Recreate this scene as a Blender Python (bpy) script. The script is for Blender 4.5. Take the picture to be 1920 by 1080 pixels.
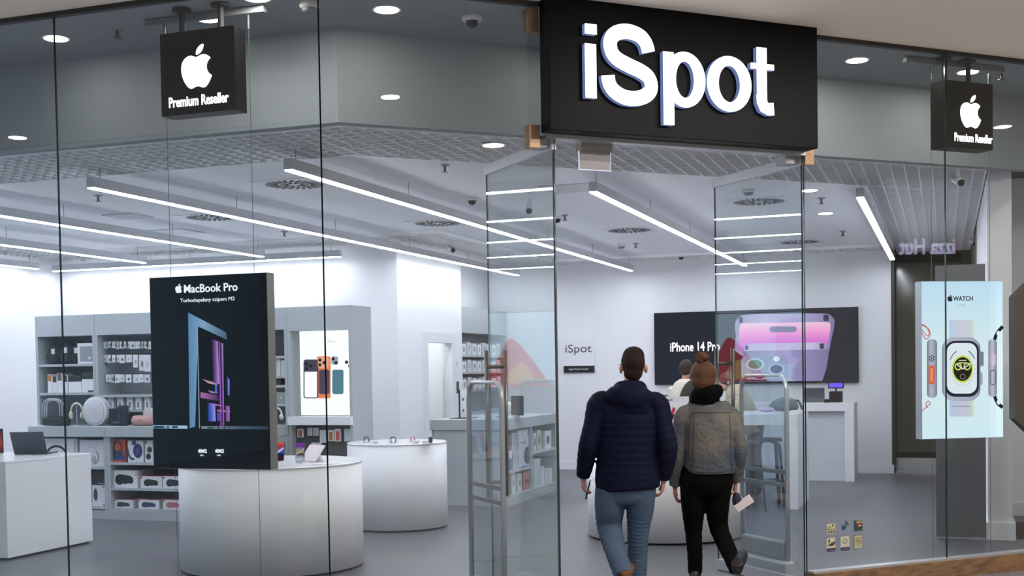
import bpy, bmesh, math, random
from mathutils import Vector, Matrix
from mathutils.bvhtree import BVHTree

for o in list(bpy.data.objects):
    bpy.data.objects.remove(o)
S = bpy.context.scene
COL = S.collection
random.seed(7)

# ------------------------------------------------------------------ camera
F_PX, PY = 2306.73, 768.91
RX = Vector((0.94279915, 0.33297902, -0.01596012))     # camera right
DN = Vector((-0.00436593, -0.03553882, -0.99935876))   # camera down
FW = Vector((-0.33333271, 0.94226427, -0.03205221))    # camera forward
CAM = Vector((0.0, 0.0, 1.65))
cd = bpy.data.cameras.new('camera')
cam = bpy.data.objects.new('camera', cd)
COL.objects.link(cam)
cd.sensor_width = 36.0
cd.sensor_fit = 'HORIZONTAL'
cd.lens = 36.0 * F_PX / 1920.0
cd.shift_y = (PY - 540.0) / 1920.0
cd.clip_end = 200
m = Matrix((RX, -DN, -FW)).transposed().to_4x4()
m.translation = CAM
cam.matrix_world = m
S.camera = cam
S.view_settings.view_transform = 'Standard'
S.view_settings.look = 'None'
S.view_settings.exposure = 0.0
S.view_settings.gamma = 1.0
S.view_settings.use_curve_mapping = False

# ------------------------------------------------------------------ world: dim concourse air
LED = 40.0          # strength of the shop's linear lamps
DOWN = 22.0         # strength of the round downlights
WORLD = 0.68
wd = bpy.data.worlds.new('concourse_air')
S.world = wd
wd.use_nodes = True
bg = wd.node_tree.nodes['Background']
bg.inputs[0].default_value = (1.0, 0.94, 0.88, 1)
bg.inputs[1].default_value = WORLD


def area_light(name, loc, size, power, color=(1, 1, 1), rot=(0, 0, 0), sy=None):
    l = bpy.data.lights.new(name, 'AREA')
    l.energy = power
    l.color = color
    l.size = size
    if sy:
        l.shape = 'RECTANGLE'
        l.size_y = sy
    o = bpy.data.objects.new(name, l)
    o.location = loc
    o.rotation_euler = rot
    COL.objects.link(o)
    return o


area_light('concourse_fill', (3.0, 1.0, 8.0), 6.0, 1900, (1.0, 0.88, 0.76))  # unseen warm area light, added to brighten the shop front and people
area_light('corridor_fill', (-8.1, 16.3, 3.2), 0.6, 45, (1, 1, 1))  # unseen light added to brighten the room behind the white door
area_light('concourse_fill', (-7.0, 0.0, 8.0), 6.0, 1500, (0.72, 0.86, 1.0))  # unseen cool area light, added to brighten and tint the left side

# ------------------------------------------------------------------ reference frames
AZ = 0.7594077
C0 = Vector((-3.56, 6.68, 0.0))
WD = Vector((math.cos(AZ), math.sin(AZ), 0))
ND = Vector((-math.sin(AZ), math.cos(AZ), 0))


def wp(w, n, z=0.0):
    return C0 + WD * w + ND * n + Vector((0, 0, z))


def ray(x, y):
    return RX * ((x - 960) / F_PX) + DN * ((y - PY) / F_PX) + FW


def onY(x, y, Y):
    d = ray(x, y)
    return CAM + d * (Y / d.y)


def onX(x, y, X):
    d = ray(x, y)
    return CAM + d * (X / d.x)


def onZ(x, y, Z):
    d = ray(x, y)
    return CAM + d * ((Z - CAM.z) / d.z)


def onW(x, y, n):        # plane parallel to the right facade at depth n
    d = ray(x, y)
    return CAM + d * (((wp(0, n) - CAM).dot(ND)) / d.dot(ND))


def wn(p):
    return (p - C0).dot(WD), (p - C0).dot(ND)


def rotz(a):
    return Matrix.Rotation(a, 4, 'Z')


# ------------------------------------------------------------------ materials
MATS = {}


def lin(c):
    return tuple(((v / 12.92) if v <= 0.04045 else ((v + 0.055) / 1.055) ** 2.4) for v in c[:3]) + (1,)


def hexc(h):
    return tuple(int(h[i:i + 2], 16) / 255 for i in (0, 2, 4))


def newmat(name):
    m = bpy.data.materials.new(name)
    m.use_nodes = True
    return m, m.node_tree.nodes, m.node_tree.links


def pbr(h, rough=0.5, metal=0.0, emit=0.0, noise=0.04, nscale=30.0, bump=0.0, bscale=80.0, name=None, coat=0.0, alpha=1.0, trans=0.0, spec=0.5):
    key = ('p', h, rough, metal, emit, noise, nscale, bump, bscale, coat, alpha, trans, spec)
    if key in MATS:
        return MATS[key]
    m, N, L = newmat(name or ('paint_' + h))
    b = N['Principled BSDF']
    c = lin(hexc(h))
    b.inputs['Roughness'].default_value = rough
    b.inputs['Metallic'].default_value = metal
    b.inputs['Specular IOR Level'].default_value = spec
    b.inputs['Coat Weight'].default_value = coat
    b.inputs['Alpha'].default_value = alpha
    b.inputs['Transmission Weight'].default_value = trans
    tc = N.new('ShaderNodeTexCoord')
    if noise > 0:
        nz = N.new('ShaderNodeTexNoise')
        nz.inputs['Scale'].default_value = nscale
        L.new(tc.outputs['Object'], nz.inputs['Vector'])
        mx = N.new('ShaderNodeMix')
        mx.data_type = 'RGBA'
        mx.inputs[6].default_value = tuple(v * (1 - noise) for v in c[:3]) + (1,)
        mx.inputs[7].default_value = tuple(min(1, v * (1 + noise)) for v in c[:3]) + (1,)
        L.new(nz.outputs['Fac'], mx.inputs[0])
        L.new(mx.outputs[2], b.inputs['Base Color'])
    else:
        b.inputs['Base Color'].default_value = c
    if bump > 0:
        n2 = N.new('ShaderNodeTexNoise')
        n2.inputs['Scale'].default_value = bscale
        n2.inputs['Detail'].default_value = 6
        L.new(tc.outputs['Object'], n2.inputs['Vector'])
        bp = N.new('ShaderNodeBump')
        bp.inputs['Strength'].default_value = bump
        bp.inputs['Distance'].default_value = 0.01
        L.new(n2.outputs['Fac'], bp.inputs['Height'])
        L.new(bp.outputs['Normal'], b.inputs['Normal'])
    if emit > 0:
        b.inputs['Emission Color'].default_value = c
        b.inputs['Emission Strength'].default_value = emit
    MATS[key] = m
    return m


def glow(h, s=1.0):
    """surface that gives off its own light (lamp diffuser, lit letter, backlit print)"""
    key = ('g', h, s)
    if key in MATS:
        return MATS[key]
    m, N, L = newmat('lit_' + h)
    N.remove(N['Principled BSDF'])
    e = N.new('ShaderNodeEmission')
    e.inputs[0].default_value = lin(hexc(h))
    e.inputs[1].default_value = s
    L.new(e.outputs[0], N['Material Output'].inputs[0])
    MATS[key] = m
    return m


def glow_ramp(stops, axis='Z', s=1.0):
    """backlit print with a colour gradient across the object"""
    key = ('gr', tuple(stops), axis, s)
    if key in MATS:
        return MATS[key]
    m, N, L = newmat('lit_print')
    N.remove(N['Principled BSDF'])
    tc = N.new('ShaderNodeTexCoord')
    sp = N.new('ShaderNodeSeparateXYZ')
    rp = N.new('ShaderNodeValToRGB')
    e = N.new('ShaderNodeEmission')
    L.new(tc.outputs['Generated'], sp.inputs[0])
    L.new(sp.outputs[axis], rp.inputs[0])
    el = rp.color_ramp.elements
    el[0].position = stops[0][0]
    el[0].color = lin(hexc(stops[0][1]))
    el[1].position = stops[-1][0]
    el[1].color = lin(hexc(stops[-1][1]))
    for p, c in stops[1:-1]:
        q = el.new(p)
        q.color = lin(hexc(c))
    L.new(rp.outputs[0], e.inputs[0])
    e.inputs[1].default_value = s
    L.new(e.outputs[0], N['Material Output'].inputs[0])
    MATS[key] = m
    return m


def glassmat(name, tint, base=0.045, rough=0.0):
    key = ('gl', name)
    if key in MATS:
        return MATS[key]
    m, N, L = newmat(name)
    N.remove(N['Principled BSDF'])
    lw = N.new('ShaderNodeLayerWeight')
    pw = N.new('ShaderNodeMath')
    pw.operation = 'POWER'
    pw.inputs[1].default_value = 5.0
    lw.inputs[0].default_value = 0.5
    L.new(lw.outputs['Facing'], pw.inputs[0])
    ml = N.new('ShaderNodeMath')
    ml.operation = 'MULTIPLY_ADD'
    ml.inputs[1].default_value = 1 - base
    ml.inputs[2].default_value = base
    L.new(pw.outputs[0], ml.inputs[0])
    t = N.new('ShaderNodeBsdfTransparent')
    t.inputs[0].default_value = tuple(tint) + (1,)
    g = N.new('ShaderNodeBsdfGlossy')
    g.inputs['Roughness'].default_value = rough
    mx = N.new('ShaderNodeMixShader')
    L.new(ml.outputs[0], mx.inputs[0])
    L.new(t.outputs[0], mx.inputs[1])
    L.new(g.outputs[0], mx.inputs[2])
    L.new(mx.outputs[0], N['Material Output'].inputs[0])
    MATS[key] = m
    return m


def floormat():
    m, N, L = newmat('grey_stone_tiles')
    b = N['Principled BSDF']
    tc = N.new('ShaderNodeTexCoord')
    br = N.new('ShaderNodeTexBrick')
    br.offset = 0.5
    br.inputs['Color1'].default_value = lin(hexc('6b6d71'))
    br.inputs['Color2'].default_value = lin(hexc('64666b'))
    br.inputs['Mortar'].default_value = lin(hexc('57595d'))
    br.inputs['Scale'].default_value = 1.0
    br.inputs['Mortar Size'].default_value = 0.004
    br.inputs['Brick Width'].default_value = 1.2
    br.inputs['Row Height'].default_value = 0.6
    L.new(tc.outputs['Object'], br.inputs['Vector'])
    nz = N.new('ShaderNodeTexNoise')
    nz.inputs['Scale'].default_value = 1.5
    nz.inputs['Detail'].default_value = 4
    L.new(tc.outputs['Object'], nz.inputs['Vector'])
    mx = N.new('ShaderNodeMix')
    mx.data_type = 'RGBA'
    mx.blend_type = 'MULTIPLY'
    mx.inputs[0].default_value = 0.25
    L.new(br.outputs['Color'], mx.inputs[6])
    L.new(nz.outputs['Color'], mx.inputs[7])
    L.new(mx.outputs[2], b.inputs['Base Color'])
    b.inputs['Roughness'].default_value = 0.38
    return m


def woodmat():
    m, N, L = newmat('brown_plinth_board')
    b = N['Principled BSDF']
    tc = N.new('ShaderNodeTexCoord')
    mp = N.new('ShaderNodeMapping')
    mp.inputs['Scale'].default_value = (0.6, 6, 14)
    nz = N.new('ShaderNodeTexNoise')
    nz.inputs['Scale'].default_value = 2
    nz.inputs['Detail'].default_value = 5
    L.new(tc.outputs['Object'], mp.inputs[0])
    L.new(mp.outputs[0], nz.inputs['Vector'])
    rp = N.new('ShaderNodeValToRGB')
    rp.color_ramp.elements[0].color = lin(hexc('5e4a3c'))
    rp.color_ramp.elements[1].color = lin(hexc('8d6c4a'))
    rp.color_ramp.elements[0].position = 0.3
    rp.color_ramp.elements[1].position = 0.7
    L.new(nz.outputs['Fac'], rp.inputs[0])
    L.new(rp.outputs[0], b.inputs['Base Color'])
    b.inputs['Roughness'].default_value = 0.4
    return m


M_WALL = pbr('eceef2', 0.75, noise=0.01, name='white_wall_paint')
M_CEIL = pbr('e2e4ea', 0.8, noise=0.01, name='white_ceiling_paint')
M_BULK = pbr('8a9297', 0.7, noise=0.02, nscale=2, name='grey_bulkhead_paint')
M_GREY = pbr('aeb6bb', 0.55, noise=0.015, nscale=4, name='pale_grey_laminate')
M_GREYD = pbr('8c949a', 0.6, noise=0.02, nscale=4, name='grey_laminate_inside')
M_WHITE = pbr('eff1f5', 0.35, noise=0.01, nscale=4, name='white_lacquer')
M_WHITEG = pbr('f0f2f5', 0.2, noise=0.01, nscale=4, name='white_gloss_top')
M_BLACK = pbr('121317', 0.35, noise=0.02, name='black_plastic')
M_BLKM = pbr('191a1e', 0.7, noise=0.05, name='black_matt')
M_DARK = pbr('2a2c31', 0.5, noise=0.03, name='charcoal_plastic')
M_STEEL = pbr('9a9a98', 0.3, 1.0, noise=0.03, name='brushed_steel')
M_STEELD = pbr('6d6a66', 0.32, 1.0, noise=0.03, name='dark_brushed_steel')
M_ALU = pbr('b6b9be', 0.35, 0.6, noise=0.02, name='grey_aluminium')
M_GLASS = glassmat('shop_glass', (0.965, 0.982, 0.985))
M_LEAF = glassmat('door_glass', (0.94, 0.972, 0.972), 0.06)
M_EDGE = pbr('16302e', 0.15, noise=0.0, name='green_glass_edge')
M_ACRY = glassmat('acrylic_panel', (0.80, 0.86, 0.9), 0.05, 0.03)
M_LED = glow('f4f6ff', LED)
M_DOWN = glow('fff4e6', DOWN)


# ------------------------------------------------------------------ mesh builder
class MB:
    def __init__(s):
        s.v = []
        s.f = []

    def add(s, vs, fs):
        k = len(s.v)
        s.v += [Vector(v) for v in vs]
        s.f += [tuple(i + k for i in f) for f in fs]
        return s

    def box(s, x0, x1, y0, y1, z0, z1, M=None):
        vs = [Vector((x, y, z)) for z in (z0, z1) for x, y in ((x0, y0), (x1, y0), (x1, y1), (x0, y1))]
        if M is not None:
            vs = [M @ v for v in vs]
        return s.add(vs, [(3, 2, 1, 0), (4, 5, 6, 7), (0, 1, 5, 4), (1, 2, 6, 5), (2, 3, 7, 6), (3, 0, 4, 7)])

    def beam(s, a, b, w, h):
        a, b = Vector(a), Vector(b)
        d = (b - a).normalized()
        up = Vector((0, 0, 1)) if abs(d.z) < 0.95 else Vector((0, 1, 0))
        r = d.cross(up).normalized()
        u = r.cross(d)
        vs = [p + r * (sx * w / 2) + u * (sz * h / 2) for p in (a, b) for sx, sz in ((-1, -1), (1, -1), (1, 1), (-1, 1))]
        return s.add(vs, [(3, 2, 1, 0), (4, 5, 6, 7), (0, 1, 5, 4), (1, 2, 6, 5), (2, 3, 7, 6), (3, 0, 4, 7)])

    def prism(s, poly, z0, z1):
        """poly in xy, extruded in z"""
        n = len(poly)
        vs = [(p[0], p[1], z0) for p in poly] + [(p[0], p[1], z1) for p in poly]
        return s.add(vs, [tuple(range(n - 1, -1, -1)), tuple(range(n, 2 * n))] + [(i, (i + 1) % n, n + (i + 1) % n, n + i) for i in range(n)])

    def plate(s, poly, y0, y1):
        """poly in xz (front outline), extruded from y0 (front) to y1 (back)"""
        n = len(poly)
        vs = [(p[0], y0, p[1]) for p in poly] + [(p[0], y1, p[1]) for p in poly]
        return s.add(vs, [tuple(range(n)), tuple(range(2 * n - 1, n - 1, -1))] + [((i + 1) % n, i, n + i, n + (i + 1) % n) for i in range(n)])

    def ringplate(s, outer, inner, y0, y1):
        n = len(outer)
        vs = [(p[0], y, p[1]) for y in (y0, y1) for poly in (outer, inner) for p in poly]
        fs = []
        for i in range(n):
            j = (i + 1) % n
            fs += [(i, j, n + j, n + i), (2 * n + j, 2 * n + i, 3 * n + i, 3 * n + j), (j, i, 2 * n + i, 2 * n + j), (n + i, n + j, 3 * n + j, 3 * n + i)]
        return s.add(vs, fs)

    def lathe(s, prof, n=32, c=(0, 0, 0), M=None, sx=1, sy=1):
        """prof list of (r,z)"""
        vs, fs = [], []
        for r, z in prof:
            for i in range(n):
                a = 2 * math.pi * i / n
                v = Vector((r * math.cos(a) * sx, r * math.sin(a) * sy, z))
                if M is not None:
                    v = M @ v
                vs.append(v + Vector(c))
        for k in range(len(prof) - 1):
            for i in range(n):
                j = (i + 1) % n
                fs.append((k * n + i, k * n + j, (k + 1) * n + j, (k + 1) * n + i))
        fs.append(tuple(range(n - 1, -1, -1)))
        fs.append(tuple((len(prof) - 1) * n + i for i in range(n)))
        return s.add(vs, fs)

    def ell(s, c, rx, ry, rz, n=20, k=12, M=None):
        prof = [(max(1e-4, math.sin(math.pi * i / k)), -math.cos(math.pi * i / k)) for i in range(k + 1)]
        vs, fs = [], []
        for r, z in prof:
            for i in range(n):
                a = 2 * math.pi * i / n
                v = Vector((r * math.cos(a) * rx, r * math.sin(a) * ry, z * rz))
                if M is not None:
                    v = M @ v
                vs.append(v + Vector(c))
        for q in range(k):
            for i in range(n):
                j = (i + 1) % n
                fs.append((q * n + i, q * n + j, (q + 1) * n + j, (q + 1) * n + i))
        fs.append(tuple(range(n - 1, -1, -1)))
        fs.append(tuple(k * n + i for i in range(n)))
        return s.add(vs, fs)

    def tube(s, path, rad, n=12, side=None, sub=0, closed=False):
        """swept tube; rad = number, list, or list of (ru, rv); side = direction of ru"""
        P = [Vector(p) for p in path]
        R = [rad] * len(P) if not isinstance(rad, (list, tuple)) else list(rad)
        R = [(r, r) if not isinstance(r, (list, tuple)) else r for r in R]
        if sub:
            P, R = smooth_path(P, R, sub)
        vs, fs = [], []
        prev = None
        m_ = len(P)
        for i, p in enumerate(P):
            if closed:
                t = (P[(i + 1) % m_] - P[i - 1])
            else:
                t = (P[min(i + 1, m_ - 1)] - P[max(i - 1, 0)])
            t.normalize()
            if side is not None:
                u = Vector(side) - t * Vector(side).dot(t)
            elif prev is not None:
                u = prev - t * prev.dot(t)
            else:
                u = Vector((1, 0, 0)) if abs(t.x) < 0.9 else Vector((0, 1, 0))
                u = u - t * u.dot(t)
            u.normalize()
            prev = u
            w = t.cross(u)
            for k in range(n):
                a = 2 * math.pi * k / n
                vs.append(p + u * (math.cos(a) * R[i][0]) + w * (math.sin(a) * R[i][1]))
        last = m_ if closed else m_ - 1
        for i in range(last):
            i2 = (i + 1) % m_
            for k in range(n):
                j = (k + 1) % n
                fs.append((i * n + k, i * n + j, i2 * n + j, i2 * n + k))
        if not closed:
            fs.append(tuple(range(n - 1, -1, -1)))
            fs.append(tuple((m_ - 1) * n + k for k in range(n)))
        return s.add(vs, fs)

    def build(s, name, mat, parent=None, bevel=0.0, smooth=False, remesh=0.0, sm=3, M=None, recalc=True):
        me = bpy.data.meshes.new(name)
        vs = [M @ v for v in s.v] if M is not None else s.v
        me.from_pydata([tuple(v) for v in vs], [], s.f)
        if recalc:
            bm = bmesh.new()
            bm.from_mesh(me)
            bmesh.ops.recalc_face_normals(bm, faces=bm.faces)
            bm.to_mesh(me)
            bm.free()
        me.materials.append(mat)
        o = bpy.data.objects.new(name, me)
        COL.objects.link(o)
        if parent is not None:
            o.parent = parent
        if remesh > 0:
            md = o.modifiers.new('r', 'REMESH')
            md.mode = 'VOXEL'
            md.voxel_size = remesh
            ms = o.modifiers.new('s', 'SMOOTH')
            ms.factor = 0.5
            ms.iterations = sm
            dg = bpy.context.evaluated_depsgraph_get()
            me2 = bpy.data.meshes.new_from_object(o.evaluated_get(dg))
            o.modifiers.clear()
            o.data = me2
            me2.name = name
            if not me2.materials:
                me2.materials.append(mat)
            smooth = True
        if bevel > 0:
            b = o.modifiers.new('bevel', 'BEVEL')
            b.width = bevel
            b.segments = 2
            b.limit_method = 'ANGLE'
            b.angle_limit = math.radians(40)
        if smooth:
            for p in o.data.polygons:
                p.use_smooth = True
        return o


def smooth_path(P, R, sub):
    def cr(a, b, c, d, t):
        return 0.5 * ((2 * b) + (c - a) * t + (2 * a - 5 * b + 4 * c - d) * t * t + (3 * b - a - 3 * c + d) * t ** 3)
    n = len(P)
    oP, oR = [], []
    for i in range(n - 1):
        a, b, c, d = max(i - 1, 0), i, i + 1, min(i + 2, n - 1)
        for k in range(sub):
            t = k / sub
            oP.append(cr(P[a], P[b], P[c], P[d], t))
            oR.append(tuple(cr(R[a][q], R[b][q], R[c][q], R[d][q], t) for q in (0, 1)))
    oP.append(P[-1])
    oR.append(R[-1])
    return oP, oR


def circ(cx, cz, rx, rz=None, n=28, a0=0, a1=360):
    rz = rx if rz is None else rz
    full = abs(a1 - a0) >= 360
    cnt = n if full else n + 1
    return [(cx + rx * math.cos(math.radians(a0 + (a1 - a0) * i / n)), cz + rz * math.sin(math.radians(a0 + (a1 - a0) * i / n))) for i in range(cnt)]


def rrect(x0, z0, x1, z1, r, n=5):
    r = min(r, abs(x1 - x0) / 2 - 1e-5, abs(z1 - z0) / 2 - 1e-5)
    out = []
    for cx, cz, a in ((x1 - r, z1 - r, 0), (x0 + r, z1 - r, 90), (x0 + r, z0 + r, 180), (x1 - r, z0 + r, 270)):
        out += circ(cx, cz, r, r, n, a, a + 90)
    return out


# ------------------------------------------------------------------ things, tags
def thing(name, label, cat, loc=(0, 0, 0), rz=0.0, group=None):
    o = bpy.data.objects.new(name, None)
    o.empty_display_size = 0.1
    COL.objects.link(o)
    o.location = loc
    o.rotation_euler = (0, 0, rz)
    o['label'] = label
    o['category'] = cat
    if group:
        o['group'] = group
    return o


def tag(o, label, cat, group=None, kind=None):
    o['label'] = label
    o['category'] = cat
    if group:
        o['group'] = group
    if kind:
        o['kind'] = kind
    return o


def struct(o):
    o['kind'] = 'structure'
    return o


def dup(root, loc, rz=None, label=None, group=None):
    r = root.copy()
    COL.objects.link(r)
    r.location = loc
    if rz is not None:
        r.rotation_euler = (0, 0, rz)
    if label:
        r['label'] = label
    if group:
        r['group'] = group
    for ch in list(root.children):
        c = ch.copy()
        COL.objects.link(c)
        c.parent = r
        for g in list(ch.children):
            d = g.copy()
            COL.objects.link(d)
            d.parent = c
    return r


def text(body, size, mat, parent, x, y, z, name='lettering', align='CENTER', ext=0.002, bold=0.0, sx=1.0, fit=None):
    """raised lettering facing local -Y, baseline at z; fit = total width"""
    cu = bpy.data.curves.new('t', 'FONT')
    cu.body = body
    cu.size = size
    cu.align_x = align
    cu.offset = bold
    cu.resolution_u = 3
    t = bpy.data.objects.new('t', cu)
    COL.objects.link(t)
    bpy.context.view_layer.update()
    dg = bpy.context.evaluated_depsgraph_get()
    me = bpy.data.meshes.new_from_object(t.evaluated_get(dg))
    bpy.data.objects.remove(t)
    me.name = name
    if fit and len(me.vertices):
        xs = [v.co.x for v in me.vertices]
        sx = fit / (max(xs) - min(xs))
        if align == 'CENTER':
            off = (max(xs) + min(xs)) / 2
        else:
            off = min(xs)
        for v in me.vertices:
            v.co.x -= off
    for v in me.vertices:
        cx, cy, cz = v.co
        v.co = (x + cx * sx, y - 0.0005, z + cy)
    me.materials.clear()
    me.materials.append(mat)
    o = bpy.data.objects.new(name, me)
    COL.objects.link(o)
    o.parent = parent
    if ext > 0:
        md = o.modifiers.new('thick', 'SOLIDIFY')
        md.thickness = ext
        md.offset = 0
    return o


APPLE = "M12.152 6.896c-.948 0-2.415-1.078-3.96-1.04-2.04.027-3.91 1.183-4.961 3.014-2.117 3.675-.546 9.103 1.519 12.09 1.013 1.454 2.208 3.09 3.792 3.039 1.52-.065 2.09-.987 3.935-.987 1.831 0 2.35.987 3.96.948 1.637-.026 2.676-1.48 3.676-2.948 1.156-1.688 1.636-3.325 1.662-3.415-.039-.013-3.182-1.221-3.22-4.857-.026-3.04 2.48-4.494 2.597-4.559-1.429-2.09-3.623-2.324-4.39-2.376-2-.156-3.675 1.09-4.61 1.09zM15.53 3.83c.843-1.012 1.4-2.427 1.245-3.83-1.207.052-2.662.805-3.532 1.818-.78.896-1.454 2.338-1.273 3.714 1.338.104 2.715-.688 3.559-1.701z"


def fruit_outline():
    import re
    out = []
    for sub in APPLE.split('z'):
        if not sub.strip():
            continue
        mm = re.match(r'M([\d.]+) ([\d.]+)c(.*)', sub)
        x, y = float(mm.group(1)), float(mm.group(2))
        nums = [float(t) for t in re.findall(r'-?\d*\.\d+|-?\d+', mm.group(3))]
        pts = [(x, y)]
        for i in range(0, len(nums) - 5, 6):
            a = nums[i:i + 6]
            p0 = (x, y)
            p1, p2, p3 = (x + a[0], y + a[1]), (x + a[2], y + a[3]), (x + a[4], y + a[5])
            for k in range(1, 9):
                t = k / 8
                pts.append(tuple((1 - t) ** 3 * p0[q] + 3 * (1 - t) ** 2 * t * p1[q] + 3 * (1 - t) * t * t * p2[q] + t ** 3 * p3[q] for q in (0, 1)))
            x, y = p3
        out.append([((px - 12) / 24, (12 - py) / 24) for px, py in pts[:-1]])
    return out


FRUIT = fruit_outline()


def fruit(mat, parent, x, y, z, h, thick=0.004, name='fruit_logo'):
    b = MB()
    for poly in FRUIT:
        b.plate([(x + px * h, z + pz * h) for px, pz in poly], y - thick, y)
    return b.build(name, mat, parent)


def stroke(pts, w):
    """outline polygon of a thick open polyline"""
    P = [Vector((a, b)) for a, b in pts]
    l, r = [], []
    for i, p in enumerate(P):
        t = (P[min(i + 1, len(P) - 1)] - P[max(i - 1, 0)]).normalized()
        n = Vector((-t.y, t.x)) * (w / 2)
        l.append(tuple(p + n))
        r.append(tuple(p - n))
    return l, r


def strokeplate(mb, pts, w, y0, y1):
    l, r = stroke(pts, w)
    n = len(l)
    for i in range(n - 1):
        mb.plate([l[i], l[i + 1], r[i + 1], r[i]], y0, y1)


# ================================================================== STRUCTURE
HT = 4.04      # underside of concourse soffit and top of the shop glass
ZC = 3.42      # shop ceiling
ZL = 3.38      # open-cell strip ceiling
RW = 8.5       # length of the right facade
RXE = wp(RW, 0)

# floors
b = MB()
b.prism([(-14, 6.68), (C0.x, C0.y), (RXE.x, RXE.y), (RXE.x, 21), (-14, 21)], -0.1, 0.0)
struct(b.build('floor', floormat()))
b = MB()
b.prism([(-14, 6.68), (-14, -10), (12, -10), (12, RXE.y), (RXE.x, RXE.y), (C0.x, C0.y)], -0.1, 0.0)
struct(b.build('floor', pbr('6f7076', 0.3, noise=0.08, nscale=3, name='concourse_floor')))

# walls
YB = 19.5


def wallbox(name, x0, x1, y0, y1, z0=0, z1=HT, mat=None):
    b = MB()
    b.box(x0, x1, y0, y1, z0, z1)
    return struct(b.build(name, mat or M_WALL))


wallbox('wall_left', -12.62, -12.42, 6.72, 15.06)
wallbox('wall_back_left', -12.62, -6.93, 15.06, 15.26)
# side wall with its white door (opening left for the door leaf)
b = MB()
DY0, DY1, DZ = 15.95, 16.98, 2.14
b.box(-7.1, -6.93, 15.26, DY0, 0, HT)
b.box(-7.1, -6.93, DY1, 17.36, 0, HT)
b.box(-7.1, -6.93, DY0, DY1, DZ, HT)
struct(b.build('wall_side', M_WALL))
wallbox('wall_side_rear', -7.45, -7.3, 17.36, YB, mat=pbr('d5dade', 0.75, noise=0.01, name='cool_wall_paint'))
wallbox('wall_jog', -7.45, -7.1, 17.26, 17.36)
wallbox('wall_back', -7.45, -0.76, YB, YB + 0.2)
wallbox('wall_store_room', -9.0, -7.45, 17.26, 17.36)
wallbox('wall_right', 0.36, 0.57, 12.3, 16.5)
wallbox('wall_right_rear', 0.57, 4.0, 14.3, 14.5)
struct(MB().box(-0.76, 0.5, 20.15, 20.25, 0, HT).build('wall_recess', pbr('5d5b4c', 0.12, noise=0.1, nscale=1.5, name='olive_gloss_panel')))
struct(MB().box(-0.79, -0.74, YB - 0.01, 20.15, 0, HT).build('trim_1', M_DARK))
wallbox('wall_right_return', 0.36, 0.5, 16.5, 20.2, mat=pbr('6b6656', 0.4, name='olive_wall_paint'))

# the door in the side wall: frame, leaf ajar
d = bpy.data.objects.new('door_1', None)
COL.objects.link(d)
d.location = (-6.93, DY0, 0)
d['kind'] = 'structure'
b = MB()
DW = DY1 - DY0
b.box(-0.1, 0.0, 0.001, 0.07, 0, DZ - 0.07).box(-0.1, 0.0, DW - 0.07, DW - 0.001, 0, DZ - 0.07).box(-0.1, 0.0, 0.001, DW - 0.001, DZ - 0.07, DZ - 0.001)
b.box(0.001, 0.022, -0.08, 0.07, 0, DZ - 0.07).box(0.001, 0.022, DW - 0.07, DW + 0.08, 0, DZ - 0.07).box(0.001, 0.022, -0.08, DW + 0.08, DZ - 0.07, DZ + 0.08)
b.build('door_frame', pbr('e6eaec', 0.5, noise=0.01, name='door_paint'), d)
lf = MB().box(-0.045, 0, 0, 0.86, 0.01, DZ - 0.08)
leaf = lf.build('door_leaf', pbr('dfe4e6', 0.45, noise=0.01, name='door_leaf_paint'), d)
leaf.location = (-0.06, 0.08, 0)
leaf.rotation_euler = (0, 0, math.radians(28))
hb = MB().tube([(0.0, 0.78, 1.05), (0.05, 0.78, 1.05), (0.055, 0.66, 1.05)], 0.009)
hb.lathe([(0.024, 0), (0.024, 0.008)], 16, (0.0, 0.78, 1.05), Matrix.Rotation(math.pi / 2, 4, 'Y'))
hb.build('door_handle', M_STEEL, leaf, smooth=True)

# baseboards
struct(MB().box(-6.9, -0.76, YB - 0.02, YB, 0, 0.13).build('baseboard_back', M_WHITE))
struct(MB().box(0.34, 0.59, 12.26, 12.3, 0, 0.16).box(0.33, 0.36, 12.3, 16.5, 0, 0.16).box(0.57, 0.6, 12.3, 14.3, 0, 0.16).build('baseboard_right', M_WHITE))
struct(MB().box(0.6, 4.0, 14.27, 14.3, 0, 0.14).build('baseboard_right_rear', M_WHITE))
struct(MB().box(-12.42, -12.4, 8.0, 15.0, 0, 0.13).build('baseboard_left', M_WHITE))
# steel kick plate and black strip at the foot of the olive recess
struct(MB().box(-0.74, 0.36, 20.0, 20.15, 0, 0.2).build('trim_2', pbr('d6d8d8', 0.22, 0.8, name='bright_steel_kick')))
struct(MB().box(-0.74, 0.36, 20.02, 20.14, 0.2, 0.28).build('trim_3', M_BLKM))

# shop ceiling
K = (math.cos(AZ) - 1) / math.sin(AZ)
IN = 2.2
ci = Vector((C0.x + K * IN, C0.y + IN, 0))


def on_inner(X, off):
    c = Vector((C0.x + K * off, C0.y + off, 0))
    return c + WD * ((X - c.x) / WD.x)


XR, XL = -0.72, -11.6
pr_ = on_inner(XR, IN)
b = MB().prism([(XL, C0.y + IN), (ci.x, ci.y), (pr_.x, pr_.y), (XR, 18.9), (-5.98, 18.9), (-5.98, 14.27), (XL, 14.27)], ZC, ZC + 0.05)
struct(b.build('ceiling', M_CEIL))
# dark plenum above the open-cell strips
_o = Vector((C0.x + (math.cos(AZ) - 1) / math.sin(AZ) * 1.13, C0.y + 1.13, 0))
_e = _o + WD * 9.0
b = MB().prism([(-12.9, _o.y), (_o.x, _o.y), (_e.x, _e.y), (_e.x, 21), (-12.9, 21)], 3.62, 3.64)
struct(b.build('ceiling', pbr('55585e', 0.9, noise=0.05, name='plenum_grey')))
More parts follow.
